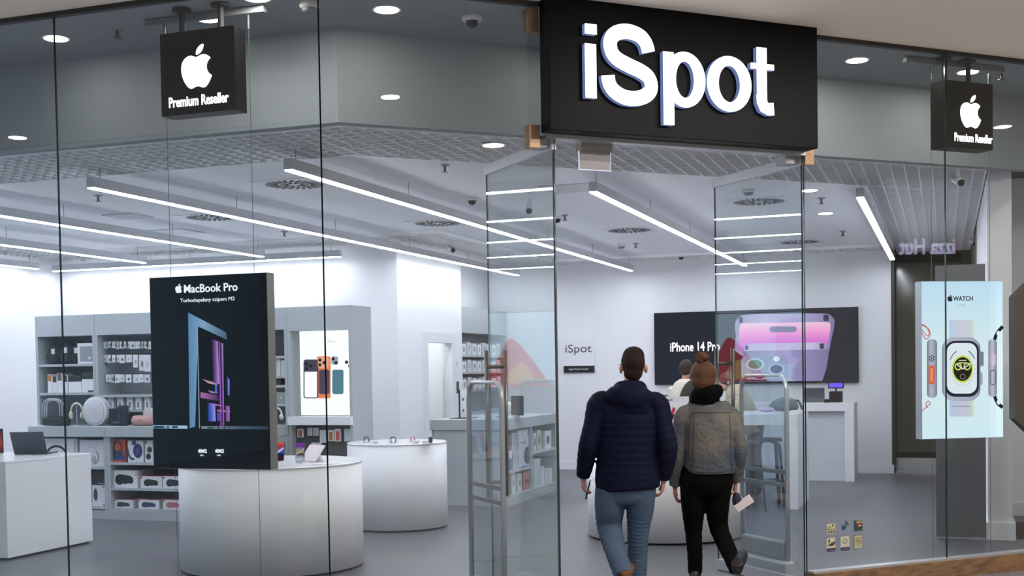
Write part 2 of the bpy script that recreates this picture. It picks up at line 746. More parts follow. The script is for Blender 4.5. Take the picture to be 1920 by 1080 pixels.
# soffit strip between glass and bulkhead, inside the shop
BO = 1.02
cb = Vector((C0.x + K * BO, C0.y + BO, 0))
cbe = cb + WD * 9.2
b = MB().prism([(-14, C0.y), (C0.x, C0.y), (RXE.x, RXE.y), (cbe.x + 2, cbe.y), (cbe.x, cbe.y), (cb.x, cb.y), (-14, cb.y)], HT, HT + 0.05)
struct(b.build('ceiling', M_BULK))
# bulkhead
ob = Vector((C0.x + K * (BO + 0.1), C0.y + BO + 0.1, 0))
obe = ob + WD * 9.2
b = MB().prism([(-14, cb.y), (cb.x, cb.y), (cbe.x, cbe.y), (obe.x, obe.y), (ob.x, ob.y), (-14, ob.y)], ZL + 0.01, HT)
struct(b.build('trim_4', M_BULK))
# concourse soffit in front of the shop
b = MB().prism([(-14, C0.y), (-14, 3.0), (-2.0, 3.0), (9.0, 9.5), (RXE.x, RXE.y), (C0.x, C0.y)], HT, HT + 0.1)
struct(b.build('ceiling', pbr('ece0cf', 0.8, noise=0.02, nscale=2, name='soffit_paint')))
b = MB().prism([(-14, 3.0), (-2.0, 3.0), (9.0, 9.5), (9.0, 9.4), (-2.0, 2.9), (-14, 2.9)], HT, 8.0)
struct(b.build('trim_5', pbr('8f8a85', 0.8, name='fascia_paint')))
# concourse walls behind the viewer
struct(MB().box(-14, 12, -10.2, -10, 0, 8).build('wall_concourse_back', pbr('8a847e', 0.6, noise=0.3, nscale=0.6, name='concourse_wall')))
struct(MB().box(12, 12.2, -10, 14, 0, 9).build('wall_concourse_right', pbr('948b80', 0.6, noise=0.3, nscale=0.6, name='concourse_wall_warm')))
struct(MB().box(-14.2, -14, -10, 6.6, 0, 9).build('wall_concourse_left', pbr('7f97a5', 0.6, noise=0.2, nscale=0.6, name='concourse_wall_cool')))


# open-cell ceilings: bars on a 0.1 m grid clipped to convex regions
def clip_interval(poly, axis, c):
    lo, hi = [], []
    xs = []
    n = len(poly)
    for i in range(n):
        a, bq = poly[i], poly[(i + 1) % n]
        if (a[axis] - c) * (bq[axis] - c) < 0:
            t = (c - a[axis]) / (bq[axis] - a[axis])
            xs.append(a[1 - axis] + t * (bq[1 - axis] - a[1 - axis]))
    if len(xs) < 2:
        return None
    return min(xs), max(xs)


def lattice(name, polys, step=0.115, skip=()):
    b = MB()
    for poly in polys:
        for axis in (0, 1):
            lo = min(p[axis] for p in poly)
            hi = max(p[axis] for p in poly)
            k = math.ceil(lo / step)
            while k * step < hi:
                c = k * step
                iv = clip_interval(poly, axis, c)
                if iv and iv[1] - iv[0] > 0.02:
                    if axis == 0:
                        b.box(c - 0.0055, c + 0.0055, iv[0], iv[1], ZL, ZL + 0.022)
                    else:
                        b.box(iv[0], iv[1], c - 0.0055, c + 0.0055, ZL, ZL + 0.0222)
                k += 1
        n = len(poly)
        for i in range(n):
            if i in skip:
                continue
            p, q = poly[i], poly[(i + 1) % n]
            b.beam((p[0], p[1], ZL + 0.025), (q[0], q[1], ZL + 0.025), 0.014, 0.05)
    return struct(b.build(name, pbr('eef0f3', 0.5, noise=0.01, name='grille_grey'), recalc=False))


pb2 = on_inner(2.5, BO + 0.1)
pi2 = on_inner(0.34, IN)
pbX = on_inner(0.34, BO + 0.1)
lattice('ceiling_grille', [[(-12.42, ob.y), (ob.x, ob.y), (ci.x, ci.y), (-12.42, ci.y)]], skip=(1,))
lattice('ceiling_grille', [[(ob.x, ob.y), (pbX.x, pbX.y), (0.34, pi2.y), (ci.x, ci.y)]], skip=(3,))
lattice('ceiling_grille', [[(XR, pr_.y), (0.34, pi2.y), (0.34, 20.1), (XR, 20.1)]], skip=(0,))
lattice('ceiling_grille', [[(-5.98, 18.9), (XR, 18.9), (XR, YB), (-5.98, YB)]])
lattice('ceiling_grille', [[(-6.93, 14.27), (-5.98, 14.27), (-5.98, YB), (-6.93, YB)]])
lattice('ceiling_grille', [[(-12.42, 14.27), (-6.93, 14.27), (-6.93, 15.06), (-12.42, 15.06)]])
lattice('ceiling_grille', [[(-12.42, ci.y), (XL, ci.y), (XL, 14.27), (-12.42, 14.27)]])
struct(MB().box(-7.3, -6.93, 17.36, YB, ZL, ZL + 0.03).build('ceiling', M_CEIL))

# plinth under the glass
M_WOOD = woodmat()
b = MB()
MW = Matrix.Translation(C0) @ rotz(AZ)
b.box(3.6, RW, -0.06, 0.06, 0, 0.135, MW)
struct(b.build('trim_6', M_WOOD))
struct(MB().box(3.6, RW, -0.045, 0.045, 0.135, 0.15, MW).build('trim_7', M_ALU))
b = MB().box(0, 1.54, -0.06, 0.06, 0, 0.135, MW).box(-14, C0.x, C0.y - 0.06, C0.y + 0.06, 0, 0.135)
struct(b.build('trim_8', M_WOOD))
# dark head profile where glass meets soffit
b = MB().box(0, 1.5, -0.02, 0.03, HT - 0.03, HT, MW).box(3.58, RW, -0.02, 0.03, HT - 0.03, HT, MW)
b.box(-14, C0.x, C0.y - 0.02, C0.y + 0.03, HT - 0.03, HT)
struct(b.build('trim_9', pbr('2c2a28', 0.4, name='dark_head_profile')))

# glass panes
wcount = [0]


def pane(p, q, z0, z1, mat=M_GLASS, th=0.012, name=None, gap=0.003):
    wcount[0] += 1
    p, q = Vector(p), Vector(q)
    d = (q - p)
    L_ = d.length
    a = math.atan2(d.y, d.x)
    e = bpy.data.objects.new(name or 'window_%d' % wcount[0], None)
    COL.objects.link(e)
    e.location = (p.x, p.y, 0)
    e.rotation_euler = (0, 0, a)
    e['kind'] = 'structure'
    MB().box(gap, L_ - gap, -th / 2, th / 2, z0, z1).build('pane', mat, e)
    MB().box(gap - 0.0025, gap, -th / 2, th / 2, z0, z1).box(L_ - gap, L_ - gap + 0.0025, -th / 2, th / 2, z0, z1).build('pane_edge', M_EDGE, e)
    return e


xv1 = -5.5
pane((-7.55, C0.y), (xv1, C0.y), 0.13, HT - 0.02)
pane((-9.6, C0.y), (-7.55, C0.y), 0.13, HT - 0.02)
pane((xv1, C0.y), (C0.x, C0.y), 0.13, HT - 0.02)
pane(wp(0, 0), wp(1.57, 0), 0.13, HT - 0.02)
pane(wp(3.57, 0), wp(4.9, 0), 0.14, HT - 0.02)
pane(wp(4.9, 0), wp(6.9, 0), 0.14, HT - 0.02)
pane(wp(1.57, 0), wp(3.57, 0), 3.2, HT - 0.02)


# door leaves, standing open at right angles to the front
def door_leaf(name, w0, sgn, nstart=0.02, L_=1.13):
    p = wp(w0, nstart)
    e = pane(p, wp(w0, nstart + L_), 0.02, 3.17, M_LEAF, 0.012, name, 0.004)
    MB().box(0.0, L_, -0.02, 0.02, 3.10, 3.17).build('top_rail', M_ALU, e)
    MB().box(0.0, L_, -0.02, 0.02, 0.01, 0.09).build('bottom_rail', M_ALU, e)
    xh = L_ - 0.12
    h = MB().tube([(xh, -0.075, 0.72), (xh, -0.075, 1.8)], 0.016).tube([(xh, 0.075, 0.72), (xh, 0.075, 1.8)], 0.016)
    for z in (0.83, 1.68):
        h.tube([(xh, -0.075, z), (xh, 0.075, z)], 0.014)
    h.build('pull_handle', M_STEELD, e, smooth=True)
    return e


door_leaf('door_2', 1.57, 1)
door_leaf('door_3', 3.57, -1)
# header rail over the doorway, under the sign
struct(MB().box(1.5, 3.62, -0.03, 0.05, 3.165, 3.2, MW).build('trim_10', M_ALU))

# ================================================================== SIGNS ON THE FRONT
M_SIGN = pbr('040405', 0.45, spec=0.12, noise=0.0, name='black_sign_panel')
sw0, sw1 = 1.46, 3.57
t = thing('shop_sign', 'large black fascia sign reading iSpot over the open doorway', 'sign', wp(sw0, -0.14), AZ)
SL = sw1 - sw0
MB().box(0, SL, -0.03, 0.11, 3.19, HT).build('sign_box', M_SIGN, t, bevel=0.004)
M_LET = glow('f6f8ff', 2.2)
M_LETS = glow('8fa6e8', 0.45)


def px2s(x, y):          # pixel on the sign's front -> sign-local x, z
    p = onW(x, y, -0.17)
    w, _ = wn(p)
    return w - sw0, p.z


def letter(name, fn):
    bb = MB()
    fn(bb, -0.075, -0.07)
    o = bb.build(name, M_LET, t)
    b2 = MB()
    fn(b2, -0.0695, -0.031)
    b2.build('letter_side', M_LETS, o)
    return o


def L_i(bb, y0, y1):
    a, c = px2s(1091, 84), px2s(1113, 187)
    bb.plate([(a[0], c[1]), (c[0], c[1]), (c[0], a[1]), (a[0], a[1])], y0, y1)
    a, c = px2s(1091, 47), px2s(1113, 68)
    bb.plate([(a[0], c[1]), (c[0], c[1]), (c[0], a[1]), (a[0], a[1])], y0, y1)


def L_S(bb, y0, y1):
    # centre line of the S in pixels
    pts = [(1210, 101), (1205, 84), (1193, 70), (1171, 62), (1150, 65), (1139, 78), (1140, 97), (1150, 112), (1172, 125), (1195, 136), (1211, 149), (1215, 168), (1206, 181), (1188, 187), (1166, 185), (1147, 174), (1137, 160), (1134, 144)]
    P3 = [Vector((a, c, 0)) for a, c in pts]
    sm, _ = smooth_path(P3, [(1, 1)] * len(P3), 4)
    strokeplate(bb, [px2s(p.x, p.y) for p in sm], 0.097, y0, y1)


def ringl(bb, cx, cy, rx, ry, wx, wy, y0, y1):
    c = px2s(cx, cy)
    e = px2s(cx + rx, cy)
    tt = px2s(cx, cy - ry)
    i = px2s(cx + rx - wx, cy)
    k = px2s(cx, cy - ry + wy)
    bb.ringplate(circ(c[0], c[1], e[0] - c[0], tt[1] - c[1], 40), circ(c[0], c[1], i[0] - c[0], k[1] - c[1], 40), y0, y1)


def L_p(bb, y0, y1):
    a, c = px2s(1237, 99), px2s(1258, 237)
    bb.plate([(a[0], c[1]), (c[0], c[1]), (c[0], a[1]), (a[0], a[1])], y0, y1)
    ringl(bb, 1278, 152, 38, 52, 21, 18, y0 + 0.0004, y1)


def L_o(bb, y0, y1):
    ringl(bb, 1361, 160, 41, 52, 21, 18, y0, y1)


def L_t(bb, y0, y1):
    a, c = px2s(1412, 91), px2s(1431, 190)
    bb.plate([(a[0], c[1]), (c[0], c[1]), (c[0], a[1]), (a[0], a[1])], y0, y1)
    a, c = px2s(1401, 120), px2s(1444, 135)
    bb.plate([(a[0], c[1]), (c[0], c[1]), (c[0], a[1]), (a[0], a[1])], y0 - 0.0004, y1)
    pts = [px2s(x, y) for x, y in ((1421.5, 180), (1422, 193), (1426, 203), (1434, 207), (1444, 207))]
    strokeplate(bb, pts, 0.085, y0 + 0.0004, y1)


for nm, fn in (('letter_i', L_i), ('letter_s', L_S), ('letter_p', L_p), ('letter_o', L_o), ('letter_t', L_t)):
    letter(nm, fn)
for (x, y, side, lab) in ((1000, 36, -1, 'upper left'), (1000, 254, -1, 'lower left'), (1511, 92, 1, 'upper right'), (1511, 288, 1, 'lower right')):
    p = onW(x, y, -0.05)
    w, _ = wn(p)
    cpos = sw0 - 0.045 if side < 0 else sw1 + 0.035
    g = MB().box(-0.04, 0.04, -0.03, 0.05, -0.075, 0.075).build('glass_clamp', pbr('9b7f66', 0.35, 0.7, name='bronze_clamp'), None, bevel=0.003)
    g.location = wp(cpos, 0, p.z)
    g.rotation_euler = (0, 0, AZ)
    tag(g, 'square bronze glass clamp at the %s corner of the black fascia sign' % lab, 'clamp', 'glass clamps beside the fascia sign')


# cube signs hung behind the glass
def cube_sign(label, loc, rz, w, dp, z0, z1, rods, lx, lscale, right_side):
    t = thing('hanging_sign', label, 'sign', loc, rz)
    MB().box(0, w, 0, dp, z0, z1).build('sign_box', M_SIGN, t, bevel=0.003)
    for x in rods:
        r = MB().tube([(x, dp / 2, z1), (x, dp / 2, HT - 0.02)], 0.02)
        r.lathe([(0.06, -0.02), (0.06, -0.005), (0.03, 0.0)], 20, (x, dp / 2, HT - 0.001))
        r.build('hanging_rod', M_BLKM, t, smooth=False)
    H_ = z1 - z0
    fruit(glow('ffffff', 2.4), t, lx * w, -0.001, z0 + 0.56 * H_, lscale * H_ * 0.52)
    text('Premium Reseller', 0.09, glow('ffffff', 2.0), t, lx * w + (0.01 if not right_side else 0.03), -0.002, z0 + 0.10 * H_, 'lettering', bold=0.0025, fit=w * 0.80)
    return t


p1 = onY(303, 219, 6.86)
p2 = onY(443, 207, 6.86)
p3 = onY(300, 64, 6.86)
cube_sign('black cube sign with lit fruit logo and Premium Reseller, hung at upper left', (p1.x, 6.86, 0), 0.0, p2.x - p1.x, 0.13, p1.z, p3.z, (0.13, 0.42), 0.49, 1.0, False)
# right cube: front face parallel to the right facade
q1 = onW(1773, 275, 0.06)
q2 = onW(1862, 284, 0.06)
q3 = onW(1773, 149, 0.06)
wq, nq = wn(q1)
cube_sign('black cube sign with lit fruit logo and Premium Reseller, hung at upper right', wp(wq, 0.06), AZ, (q2 - q1).length, 0.16, q1.z, q3.z, (0.07, 0.31), 0.52, 0.96, True)


# ceiling rails with steel cables, posters hung on them
def rail(label, a, bq):
    t = thing('ceiling_rail', label, 'rail', (a.x, a.y, HT))
    d = bq - a
    MB().beam((0, 0, -0.025), (d.x, d.y, -0.025), 0.04, 0.04).build('rail_bar', pbr('84878a', 0.5, 0.3, name='rail_grey'), t)
    return t


YC = 6.95
rail('grey ceiling rail behind the glass at the upper left, with two steel cables', Vector((-5.06, 7.06, 0)), Vector((-4.15, 7.06, 0)))
rail('grey ceiling rail behind the glass at the upper right, with two steel cables', wp(4.72, 0.23), wp(5.73, 0.23))
# black laptop poster
a1, a2, a3 = onY(280, 521, YC), onY(505, 881, YC), onY(500, 511, YC)
PW, PZ0, PZ1 = a3.x - a1.x, a2.z, a1.z
t = thing('poster_lightbox', 'black lit poster of two slim laptops with MacBook Pro lettering, hung on cables', 'poster', (a1.x, YC, 0))
MB().box(0, PW, 0, 0.09, PZ0, PZ1).build('frame', pbr('8b8c88', 0.4, 0.4, name='lightbox_frame'), t)
MB().box(0.003, PW - 0.003, -0.004, 0.0, PZ0 + 0.003, PZ1 - 0.003).build('print_background', glow('0b1016', 0.9), t)


def pm(x, y):
    p = onY(x, y, YC - 0.006)
    return (p.x - a1.x, p.z)


def art(pts, mat, name='printed_picture', y=-0.007, th=0.001, px=pm, par=None):
    return MB().plate([px(*p) for p in pts], y - th, y).build(name, mat, par or t)


art([(353, 586), (424, 623), (426, 637), (372, 612), (366, 800), (356, 803)], glow_ramp([(0, '5f8db8'), (0.4, '86add0'), (1, '46627c')], 'X', 0.9), 'laptop_lid')
art([(370, 615), (424, 640), (427, 790), (374, 803)], glow('06070a', 1.0), 'laptop_screen', -0.009)
art([(370, 615), (371.5, 616), (375.5, 803), (374, 803)], glow('9fb4c8', 0.8), 'laptop_rim', -0.0095)
M_PU = glow_ramp([(0, '2a1238'), (0.5, '7a4aa0'), (1, 'c79ae0')], 'X', 0.9)
M_PB = glow_ramp([(0, '1e2a78'), (0.6, '5a78e0'), (1, 'b9a0ff')], 'X', 0.9)
for pts, mt in (([(398, 636), (409, 640), (412, 720), (401, 718)], M_PU), ([(415, 642), (419, 644), (421, 800), (417, 800)], M_PU),
                ([(411, 640), (413, 641), (416, 800), (414, 800)], glow('a060c0', 0.9)), ([(377, 735), (412, 742), (412, 752), (377, 746)], glow_ramp([(0, 'b070b0'), (1, '3c1a50')], 'X', 0.9)),
                ([(380, 711), (408, 718), (408, 722), (392, 719)], glow('c9a0b8', 0.8)), ([(390, 731), (409, 736), (409, 738), (396, 737)], glow('a080b0', 0.8)),
                ([(390, 755), (404, 757), (405, 790), (391, 790)], M_PB), ([(396, 756), (418, 760), (418, 762), (396, 759)], glow('c070d0', 0.9)),
                ([(408, 768), (432, 770), (432, 773), (408, 772)], glow('c060c0', 0.9)), ([(408, 774), (413, 774), (413, 789), (408, 789)], glow('5a50c0', 0.9)),
                ([(423, 760), (431, 762), (431, 790), (424, 790)], glow_ramp([(0, '40306a'), (1, 'c478d8')], 'X', 0.9)), ([(426, 705), (431, 712), (431, 742), (427, 740)], M_PB),
                ([(404, 720), (408, 722), (408, 738), (404, 736)], glow('5568e0', 0.9))):
    art(pts, mt, 'screen_glow', -0.0105)
art([(287, 797), (352, 798), (352, 804), (287, 803)], glow_ramp([(0, '7aa6cc'), (1, 'a9cbe6')], 'X', 0.95), 'laptop_base', -0.009)
art([(378, 799), (504, 799), (504, 805), (379, 804)], glow_ramp([(0, '8a96a8'), (0.6, '4a5a72'), (1, '2c3a50')], 'X', 0.9), 'laptop_base', -0.0095)
for x0, x1 in ((290, 309), (314, 318), (324, 334)):
    art([(x0, 799), (x1, 799), (x1, 802), (x0, 802)], glow('101a26', 0.8), 'port', -0.0115)
for x0, x1 in ((390, 402), (408, 412), (420, 424), (430, 432)):
    art([(x0, 801), (x1, 801), (x1, 803), (x0, 803)], glow('131c28', 0.8), 'port', -0.0115)
M_TW = glow('e8eefc', 1.2)
c = pm(335.5, 541)
fruit(M_TW, t, c[0], -0.008, c[1], 0.06)
c = pm(345.5, 549)
text('MacBook Pro', 0.075, M_TW, t, c[0], -0.008, c[1], 'lettering', 'LEFT', bold=0.0012, fit=pm(446, 549)[0] - c[0])
c = pm(389, 565)
text('Turbodopalany czipem M2', 0.035, M_TW, t, c[0], -0.008, c[1], 'lettering', fit=pm(440, 560)[0] - pm(338, 560)[0])
for xx in (379, 411):
    MB().plate(rrect(*pm(xx - 12, 862), *pm(xx + 12, 834), 0.01), -0.006, -0.005).build('chip_tile', glow('10151f', 1.0), t)
    c = pm(xx - 4, 845)
    fruit(M_TW, t, c[0], -0.008, c[1], 0.026)
    c = pm(xx + 4, 849)
    text('M2', 0.034, M_TW, t, c[0], -0.008, c[1], 'lettering', bold=0.001)
c = pm(379, 855)
text('PRO', 0.013, M_TW, t, c[0], -0.008, c[1])
c = pm(411, 855)
text('MAX', 0.013, M_TW, t, c[0], -0.008, c[1])


def cable(label, x, y):
    cb_ = MB().tube([(0, 0, 0.02), (0, 0, HT - 0.04)], 0.0022, 6)
    cb_.tube([(0, 0, HT - 0.14), (0, 0, HT - 0.045)], 0.008, 8)
    cb_.lathe([(0.012, 0.0), (0.012, 0.03), (0.004, 0.035)], 10)
    o = cb_.build('steel_cable', pbr('585c60', 0.4, 0.7, name='cable_steel'))
    o.location = (x, y, 0)
    return tag(o, label, 'cable', 'cables holding the posters')


cable('thin steel cable behind the left edge of the black laptop poster', a1.x + 0.09, 7.062)
cable('thin steel cable behind the right edge of the black laptop poster', onY(483, 800, 7.062).x, 7.062)

# lit watch poster
WN = 0.12
b1, b2, b3 = onW(1727, 527, WN), onW(1880, 818, WN), onW(1880, 527, WN)
# poster faces a little more towards the viewer than the facade: build it on its own line
pA = onW(1728, 680, 0.16)
zt, zb = b1.z, onW(1728, 826, 0.16).z
best = None
for k in range(60):
    ang = math.radians(10 + k * 0.8)
    dv = Vector((math.cos(ang), math.sin(ang), 0))
    nn = Vector((-dv.y, dv.x, 0))
    dd = ray(1880, 527)
    s_ = (pA - CAM).dot(nn) / dd.dot(nn)
    q = CAM + dd * s_
    dd2 = ray(1880, 818)
    q2_ = CAM + dd2 * ((pA - CAM).dot(nn) / dd2.dot(nn))
    e_ = abs(q.z - zt) + abs(q2_.z - zb)
    if best is None or e_ < best[0]:
        best = (e_, ang, (Vector((q.x, q.y, 0)) - Vector((pA.x, pA.y, 0))).length, q.z, q2_.z)
WA, WWID = best[1], best[2]
zt = (onW(1728, 527, 0.16).z + best[3]) / 2
zb = (zb + best[4]) / 2
t = thing('poster_lightbox', 'bright pale blue lit poster of a smart watch with orange button, hung on cables', 'poster', (pA.x, pA.y, 0), WA)
MB().box(0, WWID, 0, 0.1, zb, zt).build('frame', pbr('aab0b8', 0.4, 0.4, name='lightbox_frame_pale'), t)
MB().box(0.003, WWID - 0.003, -0.004, 0, zb + 0.003, zt - 0.003).build('print_background', glow_ramp([(0, 'd8f2fa'), (0.5, 'e2f4f6'), (1, 'c4e6f8')], 'Z', 1.02), t)
WT = t
wnn = Vector((-math.sin(WA), math.cos(WA), 0))
wdd = Vector((math.cos(WA), math.sin(WA), 0))


def pwt(x, y):
    dd = ray(x, y)
    p = CAM + dd * ((Vector((pA.x, pA.y, 0)) - wnn * 0.006 - CAM).dot(wnn) / dd.dot(wnn))
    return ((p - Vector((pA.x, pA.y, 0))).dot(wdd), p.z)


def rr(x0, y0, x1, y1, rpx, n=6):
    return [pwt(*p) for p in rrect(x0, y0, x1, y1, rpx, n)]


def wart(poly, mat, y, name='printed_picture'):
    return MB().plate(poly, y - 0.001, y).build(name, mat, WT)


c = pwt(1781, 559)
fruit(glow('20242c', 0.9), WT, c[0], -0.006, c[1], 0.052)
c = pwt(1787, 564)
text('WATCH', 0.05, glow('20242c', 0.9), WT, c[0], -0.006, c[1], 'lettering', 'LEFT', bold=0.001, fit=pwt(1824, 560)[0] - c[0])
c = pwt(1802, 574)
text('ULTRA', 0.022, glow('b9ccd8', 0.9), WT, c[0], -0.006, c[1])
wart(rr(1780, 600, 1826, 640, 2), glow_ramp([(0, 'b8dcf4'), (0.2, 'd4d8ec'), (0.85, 'd8dcea'), (1, 'dff0b8')], 'X', 0.95), -0.006, 'strap_picture')
wart(rr(1780, 745, 1826, 781, 2), glow_ramp([(0, 'b8dcf4'), (0.2, 'ccd0e6'), (0.85, 'd0d4e4'), (1, 'dff0b8')], 'X', 0.95), -0.006, 'strap_picture')
wart(rr(1785, 761, 1819, 763, 0.5), glow('a8aec4', 0.9), -0.0075, 'strap_picture')
wart(rr(1766, 632, 1838, 752, 22), glow_ramp([(0, '8088a0'), (0.1, 'c0c6d6'), (0.9, 'b0b6c8'), (1, '6f7690')], 'X', 0.9), -0.0075, 'watch_case_picture')
wart(rr(1836, 659, 1844, 687, 3), glow('9aa2b4', 0.85), -0.007, 'crown_picture')
for q_ in range(6):
    wart(rr(1838, 661 + q_ * 4, 1844, 662.3 + q_ * 4, 0.4), glow('50586c', 0.85), -0.0085, 'crown_picture')
wart(rr(1834, 698, 1842, 722, 3), glow('b0b8c8', 0.85), -0.007, 'button_picture')
wart(rr(1772, 639, 1835, 744, 18), glow('1b2133', 0.9), -0.009, 'watch_bezel_picture')
wart(rr(1775, 643, 1831, 738, 16), glow('e6f2f8', 1.0), -0.0105, 'watch_dial_picture')
# dial
cx, cz = pwt(1804, 692)
ex = pwt(1824, 692)[0] - cx
ez = pwt(1804, 666)[1] - cz
MB().ringplate(circ(cx, cz, ex, ez, 40), circ(cx, cz, ex * 0.86, ez * 0.86, 40), -0.013, -0.0125).build('dial_ring_picture', glow('d8e868', 0.95), WT)
wart(circ(cx, cz, ex * 0.86, ez * 0.86, 36), glow('15180f', 0.9), -0.012, 'dial_centre_picture')
for dx in (-0.42, 0.42):
    MB().ringplate(circ(cx + dx * ex, cz + 0.02, ex * 0.34, ez * 0.28, 24), circ(cx + dx * ex, cz + 0.02, ex * 0.22, ez * 0.18, 24), -0.0145, -0.014).build('dial_gauge_picture', glow('d8e868', 0.9), WT)
MB().ringplate(circ(cx, cz - 0.55 * ez, ex * 0.26, ez * 0.2, 24), circ(cx, cz - 0.55 * ez, ex * 0.22, ez * 0.17, 24), -0.0145, -0.014).build('dial_gauge_picture', glow('a8b090', 0.9), WT)
for dz in (0.62, 0.45):
    MB().box(cx - ex * 0.35, cx + ex * 0.35, -0.0145, -0.014, cz + dz * ez - 0.004, cz + dz * ez + 0.004).build('dial_mark_picture', glow('dfe6c0', 0.9), WT)
hnd = MB()
strokeplate(hnd, [(cx, cz), (cx + ex * 0.8, cz + ez * 0.45)], 0.008, -0.0165, -0.016)
strokeplate(hnd, [(cx, cz), (cx - ex * 0.55, cz + ez * 0.35)], 0.009, -0.0165, -0.016)
hnd.build('watch_hands_picture', glow('e8eef0', 0.95), WT)
for a_ in range(0, 360, 15):
    ca, sa = math.cos(math.radians(a_)), math.sin(math.radians(a_))
    if abs(a_ - 90) < 30:
        continue
    tk = MB()
    strokeplate(tk, [(cx + ca * ex * 1.12, cz + sa * ez * 1.12), (cx + ca * ex * 1.2, cz + sa * ez * 1.2)], 0.004, -0.0125, -0.012)
    tk.build('minute_mark_picture', glow('98a4ac', 0.9), WT)
for a0_, a1_ in ((115, 150), (30, 65)):
    ar = MB()
    strokeplate(ar, circ(cx, cz, ex * 1.32, ez * 1.42, 10, a0_, a1_), 0.007, -0.0125, -0.012)
    ar.build('scale_picture', glow('4a5260', 0.9), WT)
# side views
wart(rr(1738, 636, 1757, 746, 8), glow_ramp([(0, '6a7288'), (0.4, 'c4cad8'), (1, '7a8298')], 'X', 0.9), -0.006, 'watch_side_picture')
MB().ringplate([pwt(*p) for p in rrect(1741, 685, 1752, 721, 5.4)], [pwt(*p) for p in rrect(1744, 690, 1749, 716, 2.4)], -0.0085, -0.008).build('orange_button_picture', glow('e8622c', 1.0), WT)
wart(rr(1744, 690, 1749, 716, 2.4), glow('f09a6c', 1.0), -0.0075, 'orange_button_picture')
dots = MB()
for i_, (dx, dz) in enumerate([(0, 0), (0, 5), (0, 10), (-3.5, 2.5), (3.5, 2.5), (-3.5, 7.5), (3.5, 7.5)]):
    cc = pwt(1746.5 + dx, 667 + dz)
    dots.plate(circ(cc[0], cc[1], 0.006, 0.007, 8), -0.0085, -0.0075)
dots.build('speaker_holes_picture', glow('3c4254', 0.8), WT)
wart(rr(1853, 636, 1869, 744, 7), glow_ramp([(0, '8088a0'), (0.5, 'c8cedc'), (1, '6c7488')], 'X', 0.9), -0.006, 'watch_side_picture')
wart([pwt(*p) for p in circ(1861.5, 674, 8, 12, 24)], glow_ramp([(0, 'a090a8'), (0.5, 'e4d8e4'), (1, '9890a4')], 'X', 0.9), -0.0075, 'crown_picture')
MB().ringplate([pwt(*p) for p in rrect(1856, 693, 1867, 722, 5.2)], [pwt(*p) for p in rrect(1857.5, 695, 1865.5, 720, 3.6)], -0.0085, -0.008).build('side_button_picture', glow('6a7288', 0.9), WT)
for pts in ([(1727, 609), (1740, 616), (1744, 628), (1736, 636), (1727, 622)], [(1727, 616), (1738, 630), (1742, 622), (1734, 610), (1727, 609)], [(1727, 772), (1738, 762), (1744, 757), (1740, 752), (1736, 758), (1740, 765)]):
    sm, _ = smooth_path([Vector((x, y, 0)) for x, y in pts], [(1, 1)] * len(pts), 4)
    cords = MB()
    strokeplate(cords, [pwt(p.x, p.y) for p in sm], 0.006, -0.0065, -0.006)
    cords.build('red_cord_picture', glow('c8484a', 0.95), WT)
for pts in ([(1863, 642), (1867, 630), (1871, 622), (1880, 612)], [(1863, 738), (1867, 749), (1871, 757), (1880, 764)]):
    bands = MB()
    strokeplate(bands, [pwt(*p) for p in pts], 0.028, -0.0065, -0.006)
    bands.build('black_band_picture', glow('23262e', 0.9), WT)
for cc in ((1871.5, 625), (1872, 754)):
    q_ = pwt(*cc)
    wart(circ(q_[0], q_[1], 0.016, 0.02, 14), glow('dcecf2', 1.0), -0.009, 'band_hole_picture')
for xx, lab in ((1747, 'left'), (1856, 'right')):
    p = onW(xx, 123, 0.2)
    cable('thin steel cable behind the %s side of the lit watch poster' % lab, *(wp(wn(onW(xx, 600, 0.3))[0], 0.3).xy))

# ================================================================== CEILING FITTINGS
def linear_lamp(label, p, q, wires):
    p, q = Vector(p), Vector(q)
    d = q - p
    L_ = d.length
    a = math.atan2(d.y, d.x)
    t = thing('linear_lamp', label, 'ceiling light', (p.x, p.y, 3.2), a, 'suspended linear lamps')
    MB().box(0, L_, -0.036, 0.036, 0.004, 0.088).build('housing', pbr('c6c8cd', 0.5, noise=0.01, name='lamp_housing'), t)
    MB().box(0.006, L_ - 0.006, -0.031, 0.031, -0.005, 0.0035).build('diffuser', M_LED, t)
    for k in range(wires):
        x = L_ * (k + 0.06) / (wires - 0.88) if wires > 1 else L_ / 2
        MB().tube([(x, 0, 0.088), (x, 0, ZC - 3.2)], 0.0025, 6).build('suspension_wire', M_STEELD, t)
    return t


linear_lamp('long white linear lamp whose end hangs over the right pillar passage', (-0.75, 11.86), (-0.75, 19.1), 4)
linear_lamp('long white linear lamp hanging just inside the open doorway, above the couple', (-2.91, 10.43), (-2.91, 19.05), 5)
linear_lamp('long white linear lamp starting behind the glass corner and ending right of the left door', (-4.71, 8.3), (-4.71, 19.08), 6)
linear_lamp('long white linear lamp crossing above the black laptop poster towards the left door', (-6.6, 8.4), (-6.6, 19.05), 6)
linear_lamp('white linear lamp entering from the left edge of the photo and ending above the poster', (-8.5, 8.4), (-8.5, 14.26), 4)
linear_lamp('white linear lamp at far left, its end just left of the laptop poster', (-10.33, 9.0), (-10.33, 14.24), 3)
linear_lamp('short stretch of white linear lamp nearest the left wall', (-12.18, 9.0), (-12.18, 14.3), 3)
linear_lamp('white linear lamp running crosswise above the grey wall shelves', (-12.26, 14.73), (-7.6, 14.73), 3)


